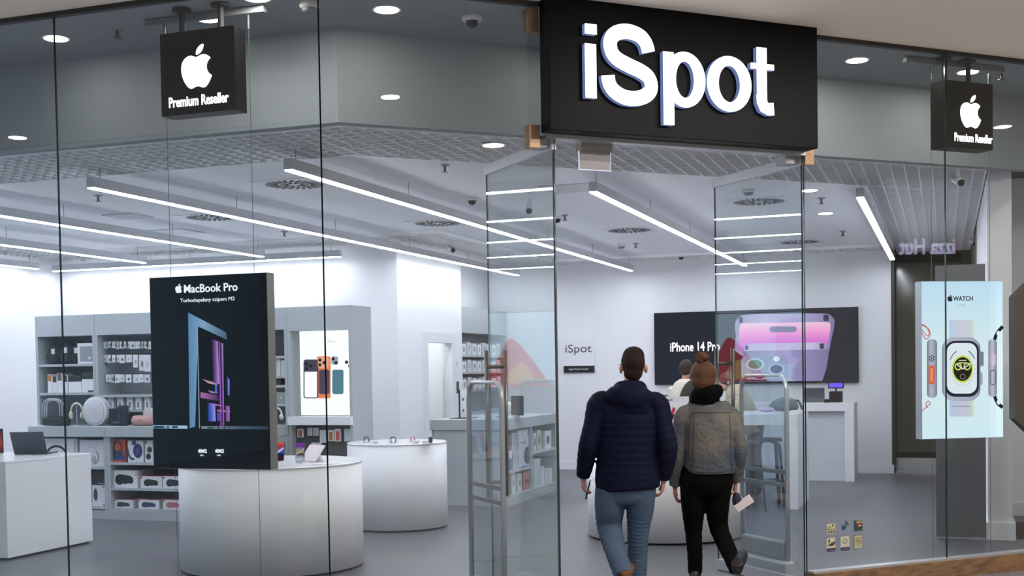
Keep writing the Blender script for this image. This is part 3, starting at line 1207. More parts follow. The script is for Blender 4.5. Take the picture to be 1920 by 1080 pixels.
def downlight(label, x, y, z, power=2.0, color=(1.0, 0.95, 0.88)):
    t = thing('downlight', label, 'ceiling light', (x, y, z), 0, 'round recessed downlights')
    MB().lathe([(0.085, -0.003), (0.095, -0.003), (0.097, 0.0)], 28).build('trim_ring', pbr('d8d6d2', 0.4, name='lamp_ring'), t)
    MB().lathe([(0.08, -0.005), (0.08, -0.0035)], 28).build('lens', M_DOWN, t)
    if power:
        l = bpy.data.lights.new('downlight_beam', 'AREA')
        l.shape = 'DISK'
        l.size = 0.15
        l.energy = power
        l.color = color
        lo = bpy.data.objects.new('downlight_beam', l)
        COL.objects.link(lo)
        lo.parent = t
        lo.location = (0, 0, -0.008)
    return t


for (x, y, lab) in ((105, 72, 'leftmost one, left of the hanging cube sign'), (390, 35, 'one behind the left cube sign rods'),
                    (1607, 113, 'one right of the black fascia sign'), (1815, 135, 'one behind the right cube sign')):
    p = onZ(x, y, HT)
    downlight('small round downlight in the bulkhead soffit, the ' + lab, p.x, p.y, HT, 6.0 if x > 1500 else 2.0)


def mirror(p):
    return p - ND * (2 * (p - C0).dot(ND))


for (x, y, lab) in ((732, 181, 'seen mirrored in the glass left of the fascia sign'), (1880, 237, 'seen mirrored at the right edge of the glass'),):
    p = mirror(onZ(x, y, HT))
    downlight('round downlight in the concourse soffit, ' + lab, p.x, p.y, HT, 20.0)
p = onZ(482, -4, HT)
downlight('round downlight in the concourse soffit at the top edge of the photo', p.x, p.y, HT, 12.0)
for (x, y, lab) in ((925, 272, 'by the left door leaf'), (1517, 357, 'right of the right door post'), (1548, 400, 'second one right of the right door post')):
    zz = ZL if y < 300 else ZC
    p = onZ(x, y, zz)
    downlight('small round downlight in the shop ceiling, ' + lab, p.x, p.y, zz)


# further downlights of the same rows, and an added unseen cluster
for k, w_ in enumerate((0.6, 2.0)):
    q = wp(w_, 0.5, HT)
    downlight('round downlight behind the black fascia sign, %s' % ('left half', 'right half')[k], q.x, q.y, HT)
for k in range(7):  # lamps added for their light, set where the sign hides their reflections
    q = wp((2.95, 3.75, 4.6, 5.5, 2.75, 3.8, 4.8)[k], -2.9 if k < 4 else -2.0, HT)
    downlight('added unseen downlight brightening the shop front, lamp %s of that cluster' % ('one', 'two', 'three', 'four', 'five', 'six', 'seven')[k], q.x, q.y, HT, 28.0)
for k in range(3):
    downlight('round downlight of the outer soffit left of the glass corner, %s' % ('nearest', 'middle', 'farthest')[k], -8.67 - 1.6 * k, 3.41, HT, 40.0, (0.75, 0.87, 1.0))


# swirl air vents
def vent_mesh():
    t = thing('air_vent', 'v', 'vent', (0, 0, ZC))
    MB().box(-0.3, 0.3, -0.3, 0.3, -0.008, 0).build('face_plate', pbr('d4d6dc', 0.5, noise=0.01, name='vent_plate'), t)
    b = MB()
    for ring, (r0, r1, cnt) in enumerate(((0.06, 0.14, 12), (0.155, 0.27, 24))):
        for i in range(cnt):
            a = 2 * math.pi * i / cnt
            tw = 0.5
            p = Vector((math.cos(a) * r0, math.sin(a) * r0, 0))
            q = Vector((math.cos(a + tw * 0.35) * r1, math.sin(a + tw * 0.35) * r1, 0))
            d = (q - p).normalized()
            n = Vector((-d.y, d.x, 0)) * 0.015
            b.add([p - n + Vector((0, 0, -0.0095)), p + n + Vector((0, 0, -0.0095)), q + n + Vector((0, 0, -0.0095)), q - n + Vector((0, 0, -0.0095)),
                   p - n + Vector((0, 0, -0.0082)), p + n + Vector((0, 0, -0.0082)), q + n + Vector((0, 0, -0.0082)), q - n + Vector((0, 0, -0.0082))],
                  [(0, 1, 2, 3), (7, 6, 5, 4), (0, 4, 5, 1), (1, 5, 6, 2), (2, 6, 7, 3), (3, 7, 4, 0)])
    b.build('slots', M_BLKM, t)
    return t


vlab = ['square swirl air vent by the near lamp end behind the glass corner', 'square swirl air vent between two long lamps left of the left door leaf',
        'square swirl air vent above and right of the black laptop poster', 'square swirl air vent seen through the right door leaf, below a smoke detector',
        'square swirl air vent left of the lamp in the open doorway', 'square swirl air vent beside the right door post, near the back wall']
v0 = vent_mesh()
for i, (x, y) in enumerate(((552, 345), (820, 418), (395, 407), (1423, 377), (1180, 431), (1500, 453))):
    p = onZ(x, y, ZC)
    o = v0 if i == 0 else dup(v0, p)
    o.location = (p.x, p.y, ZC)
    o['label'] = vlab[i]
    o['group'] = 'swirl vents in the shop ceiling'


def sprinkler(label, x, y, z):
    t = thing('sprinkler', label, 'sprinkler', (x, y, z), 0, 'ceiling sprinklers')
    MB().lathe([(0.035, -0.012), (0.045, 0.0)], 16).build('rosette', pbr('8b8d90', 0.4, 0.5, name='sprinkler_metal'), t)
    MB().tube([(0, 0, -0.012), (0, 0, -0.06)], 0.012, 8).lathe([(0.028, -0.066), (0.028, -0.06)], 12).build('nozzle', M_STEELD, t)
    return t


for (x, y, z, lab) in ((220, 55, HT, 'in the soffit left of the left cube sign'), (1877, 135, HT, 'in the soffit right of the right cube sign'), (184, 366, ZC, 'under the near end of the lamp left of the poster'),
                       (533, 434, ZC, 'under the second lamp above the poster'), (834, 309, ZC, 'by the grille edge left of the left door'), (1540, 371, ZC, 'right of the right door post'),
                       (1580, 433, ZC, 'between right door post and rightmost lamp'), (1192, 456, ZC, 'beside the smoke detector in the doorway'), (1059, 403, ZC, 'just right of the left door post')):
    p = onZ(x, y, z)
    sprinkler('small metal sprinkler head ' + lab, p.x, p.y, z)


def smoke(label, x, y, z):
    t = thing('smoke_detector', label, 'smoke detector', (x, y, z), 0, 'ceiling smoke detectors')
    MB().lathe([(0.03, -0.06), (0.045, -0.055), (0.05, -0.035)], 24).build('sensor_head', pbr('77797a', 0.5, name='detector_grey'), t, smooth=False)
    MB().lathe([(0.055, -0.035), (0.065, -0.02), (0.065, 0.0)], 24).build('base', pbr('c9c9c4', 0.5, name='detector_white'), t)
    return t


for (x, y, z, lab) in ((580, 6, HT, 'in the soffit beside the glass corner'), (1403, 355, ZC, 'above the vent seen through the right door leaf'), (1165, 458, ZC, 'in the open doorway near the lamp')):
    p = onZ(x, y, z)
    smoke('round smoke detector ' + lab, p.x, p.y, z)


def dome(label, x, y, z):
    t = thing('dome_camera', label, 'security camera', (x, y, z), 0, 'dome security cameras')
    MB().lathe([(0.06, -0.03), (0.07, -0.015), (0.07, 0.0)], 24).build('collar', pbr('d2d4d8', 0.4, name='dome_collar'), t)
    MB().ell((0, 0, -0.03), 0.042, 0.042, 0.045).build('dark_dome', M_BLACK, t, smooth=True)
    return t


for (x, y, z, lab) in ((885, 32, HT, 'in the soffit left of the black fascia sign'), (885, 371, ZC, 'left of the left door leaf'), (1045, 406, ZC, 'just inside the left door post'), (160, 488, ZL, 'above the grey wall shelves at left'), (934, 0, HT, ''), (1277, 478, ZC, 'near the back wall behind the doorway lamp')):
    if not lab:
        continue
    p = onZ(x, y, z)
    dome('small white dome camera with dark bubble ' + lab, p.x, p.y, z)


def bullet(label, x, y, z, yaw):
    t = thing('bullet_camera', label, 'security camera', (x, y, z), yaw, 'bullet security cameras')
    MB().tube([(0, 0, 0), (0, 0, -0.07)], 0.02).build('bracket', pbr('cfd2d6', 0.4, name='cam_white'), t)
    MB().tube([(0, 0.07, -0.07), (0, -0.1, -0.13)], 0.036, 16).build('camera_body', pbr('c4c7cc', 0.4, name='cam_body'), t, smooth=False)
    MB().tube([(0, -0.1, -0.13), (0, -0.108, -0.133)], 0.03, 16).build('lens', M_BLACK, t)
    return t


for (x, y, z, yaw, lab) in ((992, 374, ZC, 0.3, 'behind the left door leaf'), (846, 452, ZL, 0.6, 'in the grille above the white side wall'), (1795, 318, ZL, 0.3, 'in the grille below the right cube sign'), (1825, 440, ZL, 0.2, 'in the grille above the watch poster')):
    p = onZ(x, y, z)
    bullet('small bullet camera ' + lab, p.x, p.y, z, yaw)
for (x, y, lab, w_) in ((1070, 352, 'left of the doorway lamp', 0.5), (330, 434, 'above the poster between two lamps', 0.5), (478, 418, '', 0.4), (240, 405, 'left of the poster beside a lamp', 0.4)):
    if not lab:
        continue
    p = onZ(x, y, ZC)
    o = MB().box(-w_ / 2, w_ / 2, -w_ / 2, w_ / 2, -0.012, 0).build('access_panel', pbr('c2c5ca', 0.5, name='panel_white'), None, bevel=0.004)
    o.location = (p.x, p.y, ZC)
    tag(o, 'flat square access panel in the shop ceiling ' + lab, 'panel')

# projecting box and clear plate under the fascia sign
p, q = onW(1086, 265, 0.12), onW(1145, 320, 0.12)
w0_, _ = wn(p)
w1_, _ = wn(q)
t = thing('exit_light', 'grey box lamp with a clear hanging plate under the left end of the black sign', 'emergency light', wp(w0_, 0.12, q.z), AZ)
hh = p.z - q.z
MB().box(0, w1_ - w0_, -0.03, 0.05, hh * 0.66, hh + 0.02).build('housing', pbr('8f8d89', 0.4, 0.3, name='lamp_box_grey'), t)
MB().box(0.0, w1_ - w0_, 0.0, 0.008, 0, hh * 0.66).build('clear_plate', pbr('9c989a', 0.3, name='frosted_plate', noise=0.03), t)
MB().box(-0.004, 0.0, 0.0, 0.008, 0, hh * 0.66).box(w1_ - w0_, w1_ - w0_ + 0.004, 0, 0.008, 0, hh * 0.66).box(-0.004, w1_ - w0_ + 0.004, 0, 0.008, -0.005, 0).build('bright_edge', glow('e6e8ff', 1.0), t)
for (x, y, lab) in ((1022, 268, 'left'), (1484, 296, 'right')):
    w_, _ = wn(onW(x, y, 0.05))
    g = MB().box(-0.06, 0.06, -0.02, 0.1, -0.05, 0.03).build('door_closer', pbr('9a9da2', 0.35, 0.5, name='closer_metal'), None, bevel=0.004)
    g.location = wp(w_, 0.06, 3.16)
    g.rotation_euler = (0, 0, AZ)
    tag(g, 'small metal pivot block over the %s door leaf' % lab, 'door hardware')

# ================================================================== COUNTERS
def onZr(x, y, z):
    return onZ(x, y, z)


# left counter
t = thing('display_counter', 'white box counter at the left edge carrying laptops', 'counter', (-8.04, 8.95, 0))
MB().box(-3.4, 0, 0, 1.18, 0.02, 0.875).build('body', M_WHITE, t, bevel=0.004)
MB().box(-3.4, 0.0, 0, 1.18, 0.876, 0.9).build('top', M_WHITEG, t, bevel=0.004)
MB().box(-3.35, -0.03, 0.03, 1.15, 0, 0.02).build('plinth', M_DARK, t)


def round_counter(label, cx_, cy_, r, z, segs=96):
    t = thing('round_display_table', label, 'counter', (cx_, cy_, 0), 0)
    MB().lathe([(r, 0.02), (r, z - 0.02)], segs).build('drum', M_WHITE, t, smooth=False)
    for pl in t.children[0].data.polygons:
        pl.use_smooth = len(pl.vertices) == 4
    tp = MB().lathe([(r + 0.0, z - 0.019), (r + 0.004, z - 0.006), (r - 0.004, z)], segs).build('top', M_WHITEG, t)
    MB().lathe([(r - 0.03, 0), (r - 0.03, 0.02)], 64).build('plinth', M_BLKM, t)
    return t


round_counter('largest round white display table, under and right of the black laptop poster', -5.49, 9.28, 0.775, 0.9)
round_counter('smaller round white display table with small gadgets, right of the large one', -5.55, 11.98, 0.53, 0.91)
round_counter('round white display table in front of the walking couple', -2.63, 11.97, 0.775, 0.9)

# ================================================================== SHELF SYSTEM ON THE LEFT
YU, YL, ZCT = 12.2, 11.85, 1.08       # face of upper units, face of lower units, worktop height
DU = 12.62


def ux(x):
    return onY(x, 700, YU).x


def uz(y, x=150):
    return onY(x, y, YU).z


def lx(x):
    return onY(x, 900, YL).x


def lz(y, x=250):
    return onY(x, y, YL).z


TOPZ = 2.4
HDR = 2.15


def upper_unit(label, x0, x1, boards, hooks=False, dark=False):
    t = thing('wall_shelf_unit', label, 'shelf', (x0, YU, 0))
    W_ = x1 - x0
    MB().box(0, 0.035, 0, DU - YU, ZCT, HDR).box(W_ - 0.035, W_, 0, DU - YU, ZCT, HDR).build('side_panel', M_GREY, t)
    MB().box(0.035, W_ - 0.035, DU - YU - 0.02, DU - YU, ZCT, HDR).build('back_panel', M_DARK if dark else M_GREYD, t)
    MB().box(0, W_, 0, DU - YU, HDR, TOPZ).build('header', M_GREY, t, bevel=0.003)
    for z in boards:
        MB().box(0.035, W_ - 0.035, 0.01, DU - YU - 0.02, z - 0.03, z).build('shelf_board', M_GREY, t)
    return t


xA0, xA1 = ux(68), ux(179)
xB1 = ux(340)
xC0, xC1 = ux(428), ux(539)
xS1 = onY(660, 700, YU).x
bA = [uz(682), uz(736)]
bB = [uz(740, 230), uz(768, 230)]
upper_unit('grey wall shelf unit with bags and boxed cases, farthest left', xA0, xA1, bA)
upper_unit('grey wall shelf unit with rows of white hook packs, left of the laptop poster', xA1 + 0.003, xB1, bB)
upper_unit('grey wall shelf unit mostly behind the black laptop poster', xB1 + 0.003, xC0, [1.46, 1.8])
bC = [onY(527, y, YU).z for y in (667, 704, 722, 757)]
upper_unit('narrow view of grey shelf unit just right of the laptop poster', xC0 + 0.003, xC1, bC)
# screen unit
t = thing('display_cabinet', 'grey cabinet framing a bright backlit print of phone cases', 'cabinet', (xC1 + 0.003, YU, 0))
W_ = xS1 - xC1 - 0.003
sz0, sz1 = onY(600, 779, YU).z, onY(600, 619, YU).z
MB().box(0, 0.035, 0, 0.5, 0.1, 2.4).box(W_ - 0.035, W_, 0, 0.5, 0.1, 2.4).build('side_panel', M_GREY, t)
MB().box(0.035, W_ - 0.035, 0, 0.5, sz1, 2.4).build('header', M_GREY, t)
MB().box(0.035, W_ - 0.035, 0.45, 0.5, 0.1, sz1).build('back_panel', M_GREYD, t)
zl0, zl1 = onY(600, 797, YU).z, onY(600, 781, YU).z
MB().box(0.0, W_ - 0.001, -0.03, -0.001, zl0, zl1).box(0.036, W_ - 0.036, -0.001, 0.45, zl0, zl1).build('ledge', M_WHITE, t, bevel=0.003)
MB().box(0.035, W_ - 0.035, 0.1, 0.45, 0.7, zl0).build('slat_wall', pbr('4b4f55', 0.6, name='dark_slatwall'), t)
MB().box(0.035, W_ - 0.035, 0.0, 0.45, 0.66, 0.7).box(0.035, W_ - 0.035, 0.0, 0.45, 0.1, 0.14).build('shelf_board', M_GREY, t)
MB().box(0.0, W_, 0.0, 0.5, 0, 0.1).build('plinth', M_GREY, t)
scx0, scx1 = onY(563, 700, YU + 0.06).x - (xC1 + 0.003), W_ - 0.037
sc = MB().box(scx0, scx1, 0.06, 0.1, sz0, sz1 - 0.005).build('backlit_panel', glow('f4f6f8', 1.25), t)
SCB = t


def ps(x, y):
    p = onY(x, y, YU + 0.055)
    return (p.x - (xC1 + 0.003), p.z)


def sart(poly, mat, y=0.057, name='printed_picture'):
    return MB().plate([ps(*p) for p in poly], y - 0.001, y).build(name, mat, SCB)


MB().ringplate([ps(*p) for p in rrect(569, 674, 597, 747, 5)], [ps(*p) for p in rrect(571, 696, 595, 745, 3)], 0.055, 0.056).build('printed_picture', glow('4c4658', 0.95), SCB)
sart(rrect(570, 676, 594, 697, 3), glow('5a5068', 0.95))
sart(rrect(594, 668, 620, 747, 4), glow('f08a5a', 1.0), 0.0565)
sart(rrect(598, 693, 618, 739, 4), glow('56465e', 0.95), 0.055)
sart(rrect(596, 670, 616, 690, 4), glow('f4b490', 1.0), 0.0555)
sart(rrect(623, 693, 644, 739, 4), glow('4f8496', 0.95), 0.0565)
sart(rrect(621, 668, 634, 684, 4), glow('9cb4c4', 0.95), 0.0565)
for cx_, cy_ in ((575, 682), (575, 691), (583, 686), (600, 675), (600, 684), (608, 680), (625, 673), (630, 680), (650, 679), (656, 686)):
    sart(circ(cx_, cy_, 3.2, 3.2, 14), glow('22242e', 0.95), 0.053, 'camera_lens_picture')
c = ps(622, 642)
text('iPhone', 0.04, glow('d2d6da', 1.0), SCB, c[0], 0.055, c[1])

# lower units with worktop
M_WT = M_GREY


def lower_unit(label, x0, x1, boards):
    t = thing('low_shelf_unit', label, 'shelf', (x0, YL, 0))
    W_ = x1 - x0
    D_ = DU - YL
    MB().box(0, 0.04, 0, D_, 0.1, 0.955).box(W_ - 0.04, W_, 0, D_, 0.1, 0.955).build('side_panel', M_GREY, t)
    MB().box(0.04, W_ - 0.04, D_ - 0.3, D_ - 0.28, 0.1, 0.955).build('back_panel', M_BLKM, t)
    MB().box(0, W_, 0.0, D_, 0, 0.1).build('plinth', M_GREY, t)
    for z in boards:
        MB().box(0.04, W_ - 0.04, 0.005, D_ - 0.3, z - 0.025, z).build('shelf_board', M_GREY, t)
    return t


lA0, lA1 = lx(62), lx(201.5)
lB1 = lx(362)
lC1 = xC1 - 0.002
zS = [lz(868), lz(916), lz(961)]
zS[2] = max(zS[2], 0.126)
zA = lz(876, 180)
lower_unit('low grey shelf unit with large boxed headphones behind the left counter', lA0, lA1, [zA, 0.14])
lower_unit('low grey shelf unit with boxed portable speakers left of the laptop poster', lA1 + 0.003, lB1, [zS[0], zS[1], zS[2]])
lower_unit('low grey shelf unit behind the largest round table', lB1 + 0.003, lC1, [0.66, 0.36])
wt = MB().box(lA0 - 0.03, lA1 + 0.0, YL - 0.03, DU, 0.957, ZCT).build('worktop', M_GREY, None, bevel=0.006)
tag(wt, 'thick pale grey worktop under the left wall shelves, left section', 'worktop')
wt = MB().box(lA1 + 0.003, lC1, YL - 0.03, DU, 0.957, ZCT).build('worktop', M_GREY, None, bevel=0.006)
tag(wt, 'thick pale grey worktop under the left wall shelves, section behind the poster', 'worktop')


# ------------------------------------------------------------------ generic goods
def carton(name, label, cat, x0, x1, y, z0, z1, d, h, pics=(), group=None, px=True, rough=0.5, top=None):
    """box standing with front at y; pics = (kind, colour, u0, v0, u1, v1) in 0..1 of the face"""
    t = thing(name, label, cat, (x0, y, z0), 0, group)
    W_, H_ = x1 - x0, z1 - z0
    MB().box(0, W_, 0, d, 0, H_).build('carton', pbr(h, rough, noise=0.01), t, bevel=0.002)
    if top:
        MB().box(0.002, W_ - 0.002, 0.002, d - 0.002, H_, H_ + 0.002).build('carton_top', pbr(top, rough), t)
    for k, pc in enumerate(pics):
        kind, col, u0, v0, u1, v1 = pc[:6]
        y0 = -0.0015 - 0.0012 * k
        X0, X1, Z0, Z1 = u0 * W_, u1 * W_, v0 * H_, v1 * H_
        bb = MB()
        if kind == 'rect':
            bb.plate([(X0, Z0), (X1, Z0), (X1, Z1), (X0, Z1)], y0, y0 + 0.001)
        elif kind == 'ell':
            bb.plate(circ((X0 + X1) / 2, (Z0 + Z1) / 2, (X1 - X0) / 2, (Z1 - Z0) / 2, 24), y0, y0 + 0.001)
        elif kind == 'ring':
            cx_, cz_, rx_, rz_ = (X0 + X1) / 2, (Z0 + Z1) / 2, (X1 - X0) / 2, (Z1 - Z0) / 2
            bb.ringplate(circ(cx_, cz_, rx_, rz_, 28), circ(cx_, cz_, rx_ * 0.8, rz_ * 0.82, 28), y0, y0 + 0.001)
        elif kind == 'arc':
            cx_, cz_, rx_, rz_ = (X0 + X1) / 2, (Z0 + Z1) / 2, (X1 - X0) / 2, (Z1 - Z0) / 2
            strokeplate(bb, circ(cx_, cz_, rx_, rz_, 20, pc[6], pc[7]), pc[8] * W_, y0, y0 + 0.001)
        elif kind == 'speaker':
            # portable speaker lying on its side: rounded body with end caps
            H2 = (Z1 - Z0)
            bb.plate([(X0 + (X1 - X0) * u, Z0 + H2 * v) for u, v in ((0.0, 0.45), (0.04, 0.75), (0.14, 0.95), (0.3, 1.0), (0.6, 0.93), (0.85, 0.85), (0.97, 0.68), (1.0, 0.42), (0.97, 0.2), (0.88, 0.12), (0.7, 0.16), (0.55, 0.08), (0.4, 0.14), (0.3, 0.0), (0.16, 0.04), (0.05, 0.18))], y0, y0 + 0.001)
        bb.build('printed_picture', pbr(col, 0.45, noise=0.05), t)
    return t


SP = [('rect', 'c2303a', 0.02, 0.82, 0.10, 0.95)]
# low unit B: speaker cartons
PYG = YL + 0.06


def lc(x0, x1, ytop, zbase, **k):
    return lx(x0) if False else None


def xr(x0, x1, Y=PYG, y=900):
    return onY(x0, y, Y).x, onY(x1, y, Y).x


def zt_(y, x, Y=PYG):
    return onY(x, y, Y).z


a, c = xr(209, 258)
carton('speaker_carton', 'white carton with large black speaker picture on the middle low shelf, leftmost', 'box', a, c, PYG, zS[1], zt_(882, 230), 0.3, 'dfe0e4', [('speaker', '17191d', 0.14, 0.16, 0.84, 0.78)] + SP + [('rect', '8a8d92', 0.93, 0.7, 0.97, 0.95)], 'speaker cartons in the low shelf')
a, c = xr(263, 303)
carton('speaker_carton', 'white carton with black speaker picture on the middle low shelf, second from left', 'box', a, c, PYG, zS[1], zt_(893, 280), 0.3, 'dcdde2', [('speaker', '1d2024', 0.16, 0.16, 0.84, 0.76)] + SP, 'speaker cartons in the low shelf', top='b0383c')
a, c = xr(305, 345)
carton('speaker_carton', 'white carton with dark speaker picture on the middle low shelf, partly behind the round table', 'box', a, c, PYG, zS[1], zt_(893, 320), 0.3, 'dcdde2', [('speaker', '23262c', 0.16, 0.16, 0.84, 0.76)] + SP, 'speaker cartons in the low shelf', top='b0383c')
for x0, x1, col, lab in ((212, 248, '30352d', 'dark green'), (258, 297, '24375a', 'blue'), (304, 343, 'b86a78', 'pink')):
    a, c = xr(x0, x1)
    carton('speaker_carton', 'white carton with %s speaker picture on the bottom low shelf' % lab, 'box', a, c, PYG, zS[2], zt_(937, (x0 + x1) / 2), 0.3, 'dcdde2', [('speaker', col, 0.16, 0.14, 0.84, 0.74)] + SP, 'speaker cartons in the low shelf', top='b0383c')
a, c = xr(206, 236)
carton('headphone_carton', 'orange and violet carton with black headphones picture on the low shelf', 'box', a, c, PYG, zS[0], zt_(824, 221), 0.1, 'd2532e',
       [('rect', '7a4a78', 0, 0.0, 1, 0.5), ('rect', '2c3f86', 0, 0.1, 1, 0.3), ('arc', '3a2c38', 0.3, 0.3, 0.8, 0.92, -10, 190, 0.1), ('ell', '2c3a42', 0.15, 0.25, 0.48, 0.58), ('ell', '24404a', 0.5, 0.25, 0.82, 0.58), ('rect', 'd05a3c', 0.15, 0.0, 0.85, 0.1)])
a, c = xr(241, 270)
carton('headphone_carton', 'white carton with navy blue headphones picture beside the orange carton', 'box', a, c, PYG, zS[0], zt_(826, 255), 0.1, 'dfe1e6',
       [('ell', '2c3064', 0.35, 0.2, 0.95, 0.85), ('arc', '2c3064', 0.0, 0.15, 0.7, 1.1, 180, 280, 0.12), ('ell', '454a86', 0.5, 0.35, 0.75, 0.7), ('rect', '3a3e70', 0.3, 0.8, 0.55, 1.05)] + SP[:0])
a, c = xr(273, 288)
carton('earphone_carton', 'narrow white carton with black earbuds picture at the edge of the laptop poster', 'box', a, c, PYG, zS[0], zt_(826, 280), 0.1, 'd8dae0', [('ell', '16181c', 0.3, 0.45, 0.9, 0.72), ('ell', '16181c', 0.15, 0.14, 0.75, 0.42), ('rect', 'c2303a', 0.05, 0.86, 0.3, 0.96)])
# low unit A
a, c = xr(74, 146)
carton('speaker_carton', 'big white carton with black carry speaker picture, behind the dark laptop', 'box', a, c, PYG, zA, zt_(822, 110), 0.28, 'e0e2e8', [('rect', 'c8323c', 0.02, 0.86, 0.09, 0.97), ('arc', '1c1e22', 0.22, 0.1, 0.72, 0.72, 0, 180, 0.05), ('speaker', '26282c', 0.2, 0.05, 0.75, 0.45), ('rect', 'b4b6bc', 0.93, 0.3, 0.96, 0.95)])
a, c = xr(151, 196)
carton('headphone_carton', 'light carton with thin grey headphones outline, right of the left counter', 'box', a, c, PYG, zA, zt_(825, 170), 0.12, 'd6d6de', [('arc', 'b4b0b8', 0.25, 0.25, 0.7, 0.75, 20, 200, 0.02), ('arc', '70686e', 0.35, 0.1, 0.78, 0.6, -80, 60, 0.03), ('ell', 'b0a8b0', 0.5, 0.12, 0.7, 0.4)])
zq = lz(911, 190)
a, c = xr(172, 197)
carton('headphone_carton', 'white carton standing at the bottom of the low shelf behind the counter', 'box', a, c, PYG, 0.14, zq, 0.2, 'd8dae2', [('ell', '3a3d42', 0.12, 0.25, 0.42, 0.85), ('rect', '50545a', 0.8, 0.9, 0.95, 0.96), ('rect', '50545a', 0.8, 0.05, 0.95, 0.1)])
carton('speaker_carton', 'black carton stacked on the white carton in the low shelf', 'box', a, c, PYG, zq + 0.001, zt_(884, 190), 0.2, '26282b', [('rect', '9a9ca0', 0.5, 0.1, 0.9, 0.16)])
carton('speaker_carton', 'black flat carton on bottom of the low shelf hidden left', 'box', a - 0.62, a - 0.05, PYG, 0.14, 0.5, 0.2, '2b2d31') if False else None

# upper A row 1: bags
PYU = YU + 0.05


def bag(label, x0, x1, z0, ztop, h, strap=True, tagc='c8ccd2'):
    t = thing('backpack', label, 'bag', ((x0 + x1) / 2, YU + 0.2, z0), 0, 'bags on the top shelf')
    W_, H_ = (x1 - x0) / 2, ztop - z0
    MB().tube([(0, 0, 0.012), (0, 0, H_ * 0.12), (0, 0, H_ * 0.45), (0, 0, H_ * 0.75), (0, 0, H_ * 0.93), (0, 0, H_)], [(W_ * 0.8, 0.09), (W_ * 0.97, 0.12), (W_, 0.125), (W_ * 0.92, 0.11), (W_ * 0.7, 0.08), (W_ * 0.3, 0.04)], 20, side=(1, 0, 0), sub=3).build('bag_body', pbr(h, 0.8, bump=0.3, noise=0.1), t, smooth=True)
    MB().tube([(-W_ * 0.2, -0.02, H_ * 0.97), (-W_ * 0.15, -0.02, H_ * 1.05), (W_ * 0.15, -0.02, H_ * 1.05), (W_ * 0.2, -0.02, H_ * 0.97)], 0.008, 8, sub=4).build('grab_handle', M_BLKM, t, smooth=True)
    MB().tube([(-W_ * 0.7, -0.125, H_ * 0.3), (-W_ * 0.7, -0.12, H_ * 0.42), (W_ * 0.7, -0.12, H_ * 0.42), (W_ * 0.7, -0.125, H_ * 0.3)], 0.005, 6).build('pocket_zip', pbr('3a3d42', 0.5), t)
    MB().box(W_ * 0.3, W_ * 0.3 + 0.05, -0.14, -0.135, H_ * 0.5, H_ * 0.75).build('price_tag', pbr(tagc, 0.5), t)
    return t


bz = bA[0]
a, c = xr(76, 97, YU, 660)
bag('dark grey backpack on the top shelf, leftmost', a, c, bz, zt_(644, 87, YU), '2e3135')
a, c = xr(98, 121, YU, 660)
bag('taller dark grey backpack on the top shelf, second from left', a, c, bz, zt_(641, 110, YU), '35383d')
a, c = xr(121, 139, YU, 660)
bag('black round-topped backpack on the top shelf beside the pale framed case', a, c, bz, zt_(642, 130, YU), '1c1d20')
a, c = xr(139, 176, YU, 660)
carton('sleeve_case', 'grey tablet case in a white frame box on the top shelf', 'case', a, c, YU + 0.06, bz, zt_(643, 158, YU), 0.06, 'e2e5e9', [('rect', '8b949b', 0.12, 0.1, 0.95, 0.84), ('rect', 'd8dce0', 0.55, 0.22, 0.68, 0.32)])
# row 2: white cases
bz = bA[1]
k_ = 0
for x0, x1, yt, h in ((84, 93, 702, 'e6e8ec'), (93, 102, 705, 'dfe2e6'), (102, 112, 700, 'e4e6ea'), (112, 122, 704, 'e0e3e8')):
    a, c = xr(x0, x1, YU, 720)
    carton('case_box', 'upright white case box in the middle shelf row, %s' % ['leftmost', 'second from left', 'third from left', 'fourth from left'][k_], 'box', a, c - 0.003, YU + 0.05, bz, zt_(yt, x0, YU), 0.2, h, [('rect', ('b5713a', '2a2522', '6d5248', '3a332e')[k_], 0.1, 0.62, 0.9, 0.98)], 'white case boxes on the middle shelf')
    k_ += 1
a, c = xr(123, 147, YU, 720)
o1 = carton('case_box', 'wide white box with a black folio case lying on it in the middle shelf', 'box', a, c, YU + 0.05, bz, zt_(716, 130, YU), 0.2, 'e6e8ec')
f1 = MB().box(0, c - a, 0, 0.18, 0, 0.07).build('folio_case', pbr('1e1f22', 0.5, noise=0.05), None, bevel=0.008)
f1.location = (a, YU + 0.05, zt_(716, 130, YU) + 0.001)
tag(f1, 'black folio case lying on the wide white box in the middle shelf', 'case')
a, c = xr(148, 177, YU, 720)
carton('case_box', 'tall white box under a black case on the middle shelf, rightmost', 'box', a, c, YU + 0.05, bz, zt_(711, 160, YU), 0.2, 'e4e6ec', [('rect', '2a2c30', 0.4, 0.02, 0.98, 0.16)])
f1 = MB().box(0, c - a, 0, 0.18, 0, 0.08).build('folio_case', pbr('202225', 0.5, noise=0.05), None, bevel=0.008)
f1.location = (a, YU + 0.05, zt_(711, 160, YU) + 0.001)
tag(f1, 'black folio case lying on the tall white box at the right of the middle shelf', 'case')

# goods standing on the left worktop
YT = YL + 0.16


def gx(x, Y=YT, y=780):
    return onY(x, y, Y).x


def gz(y, x, Y=YT):
    return onY(x, y, Y).z


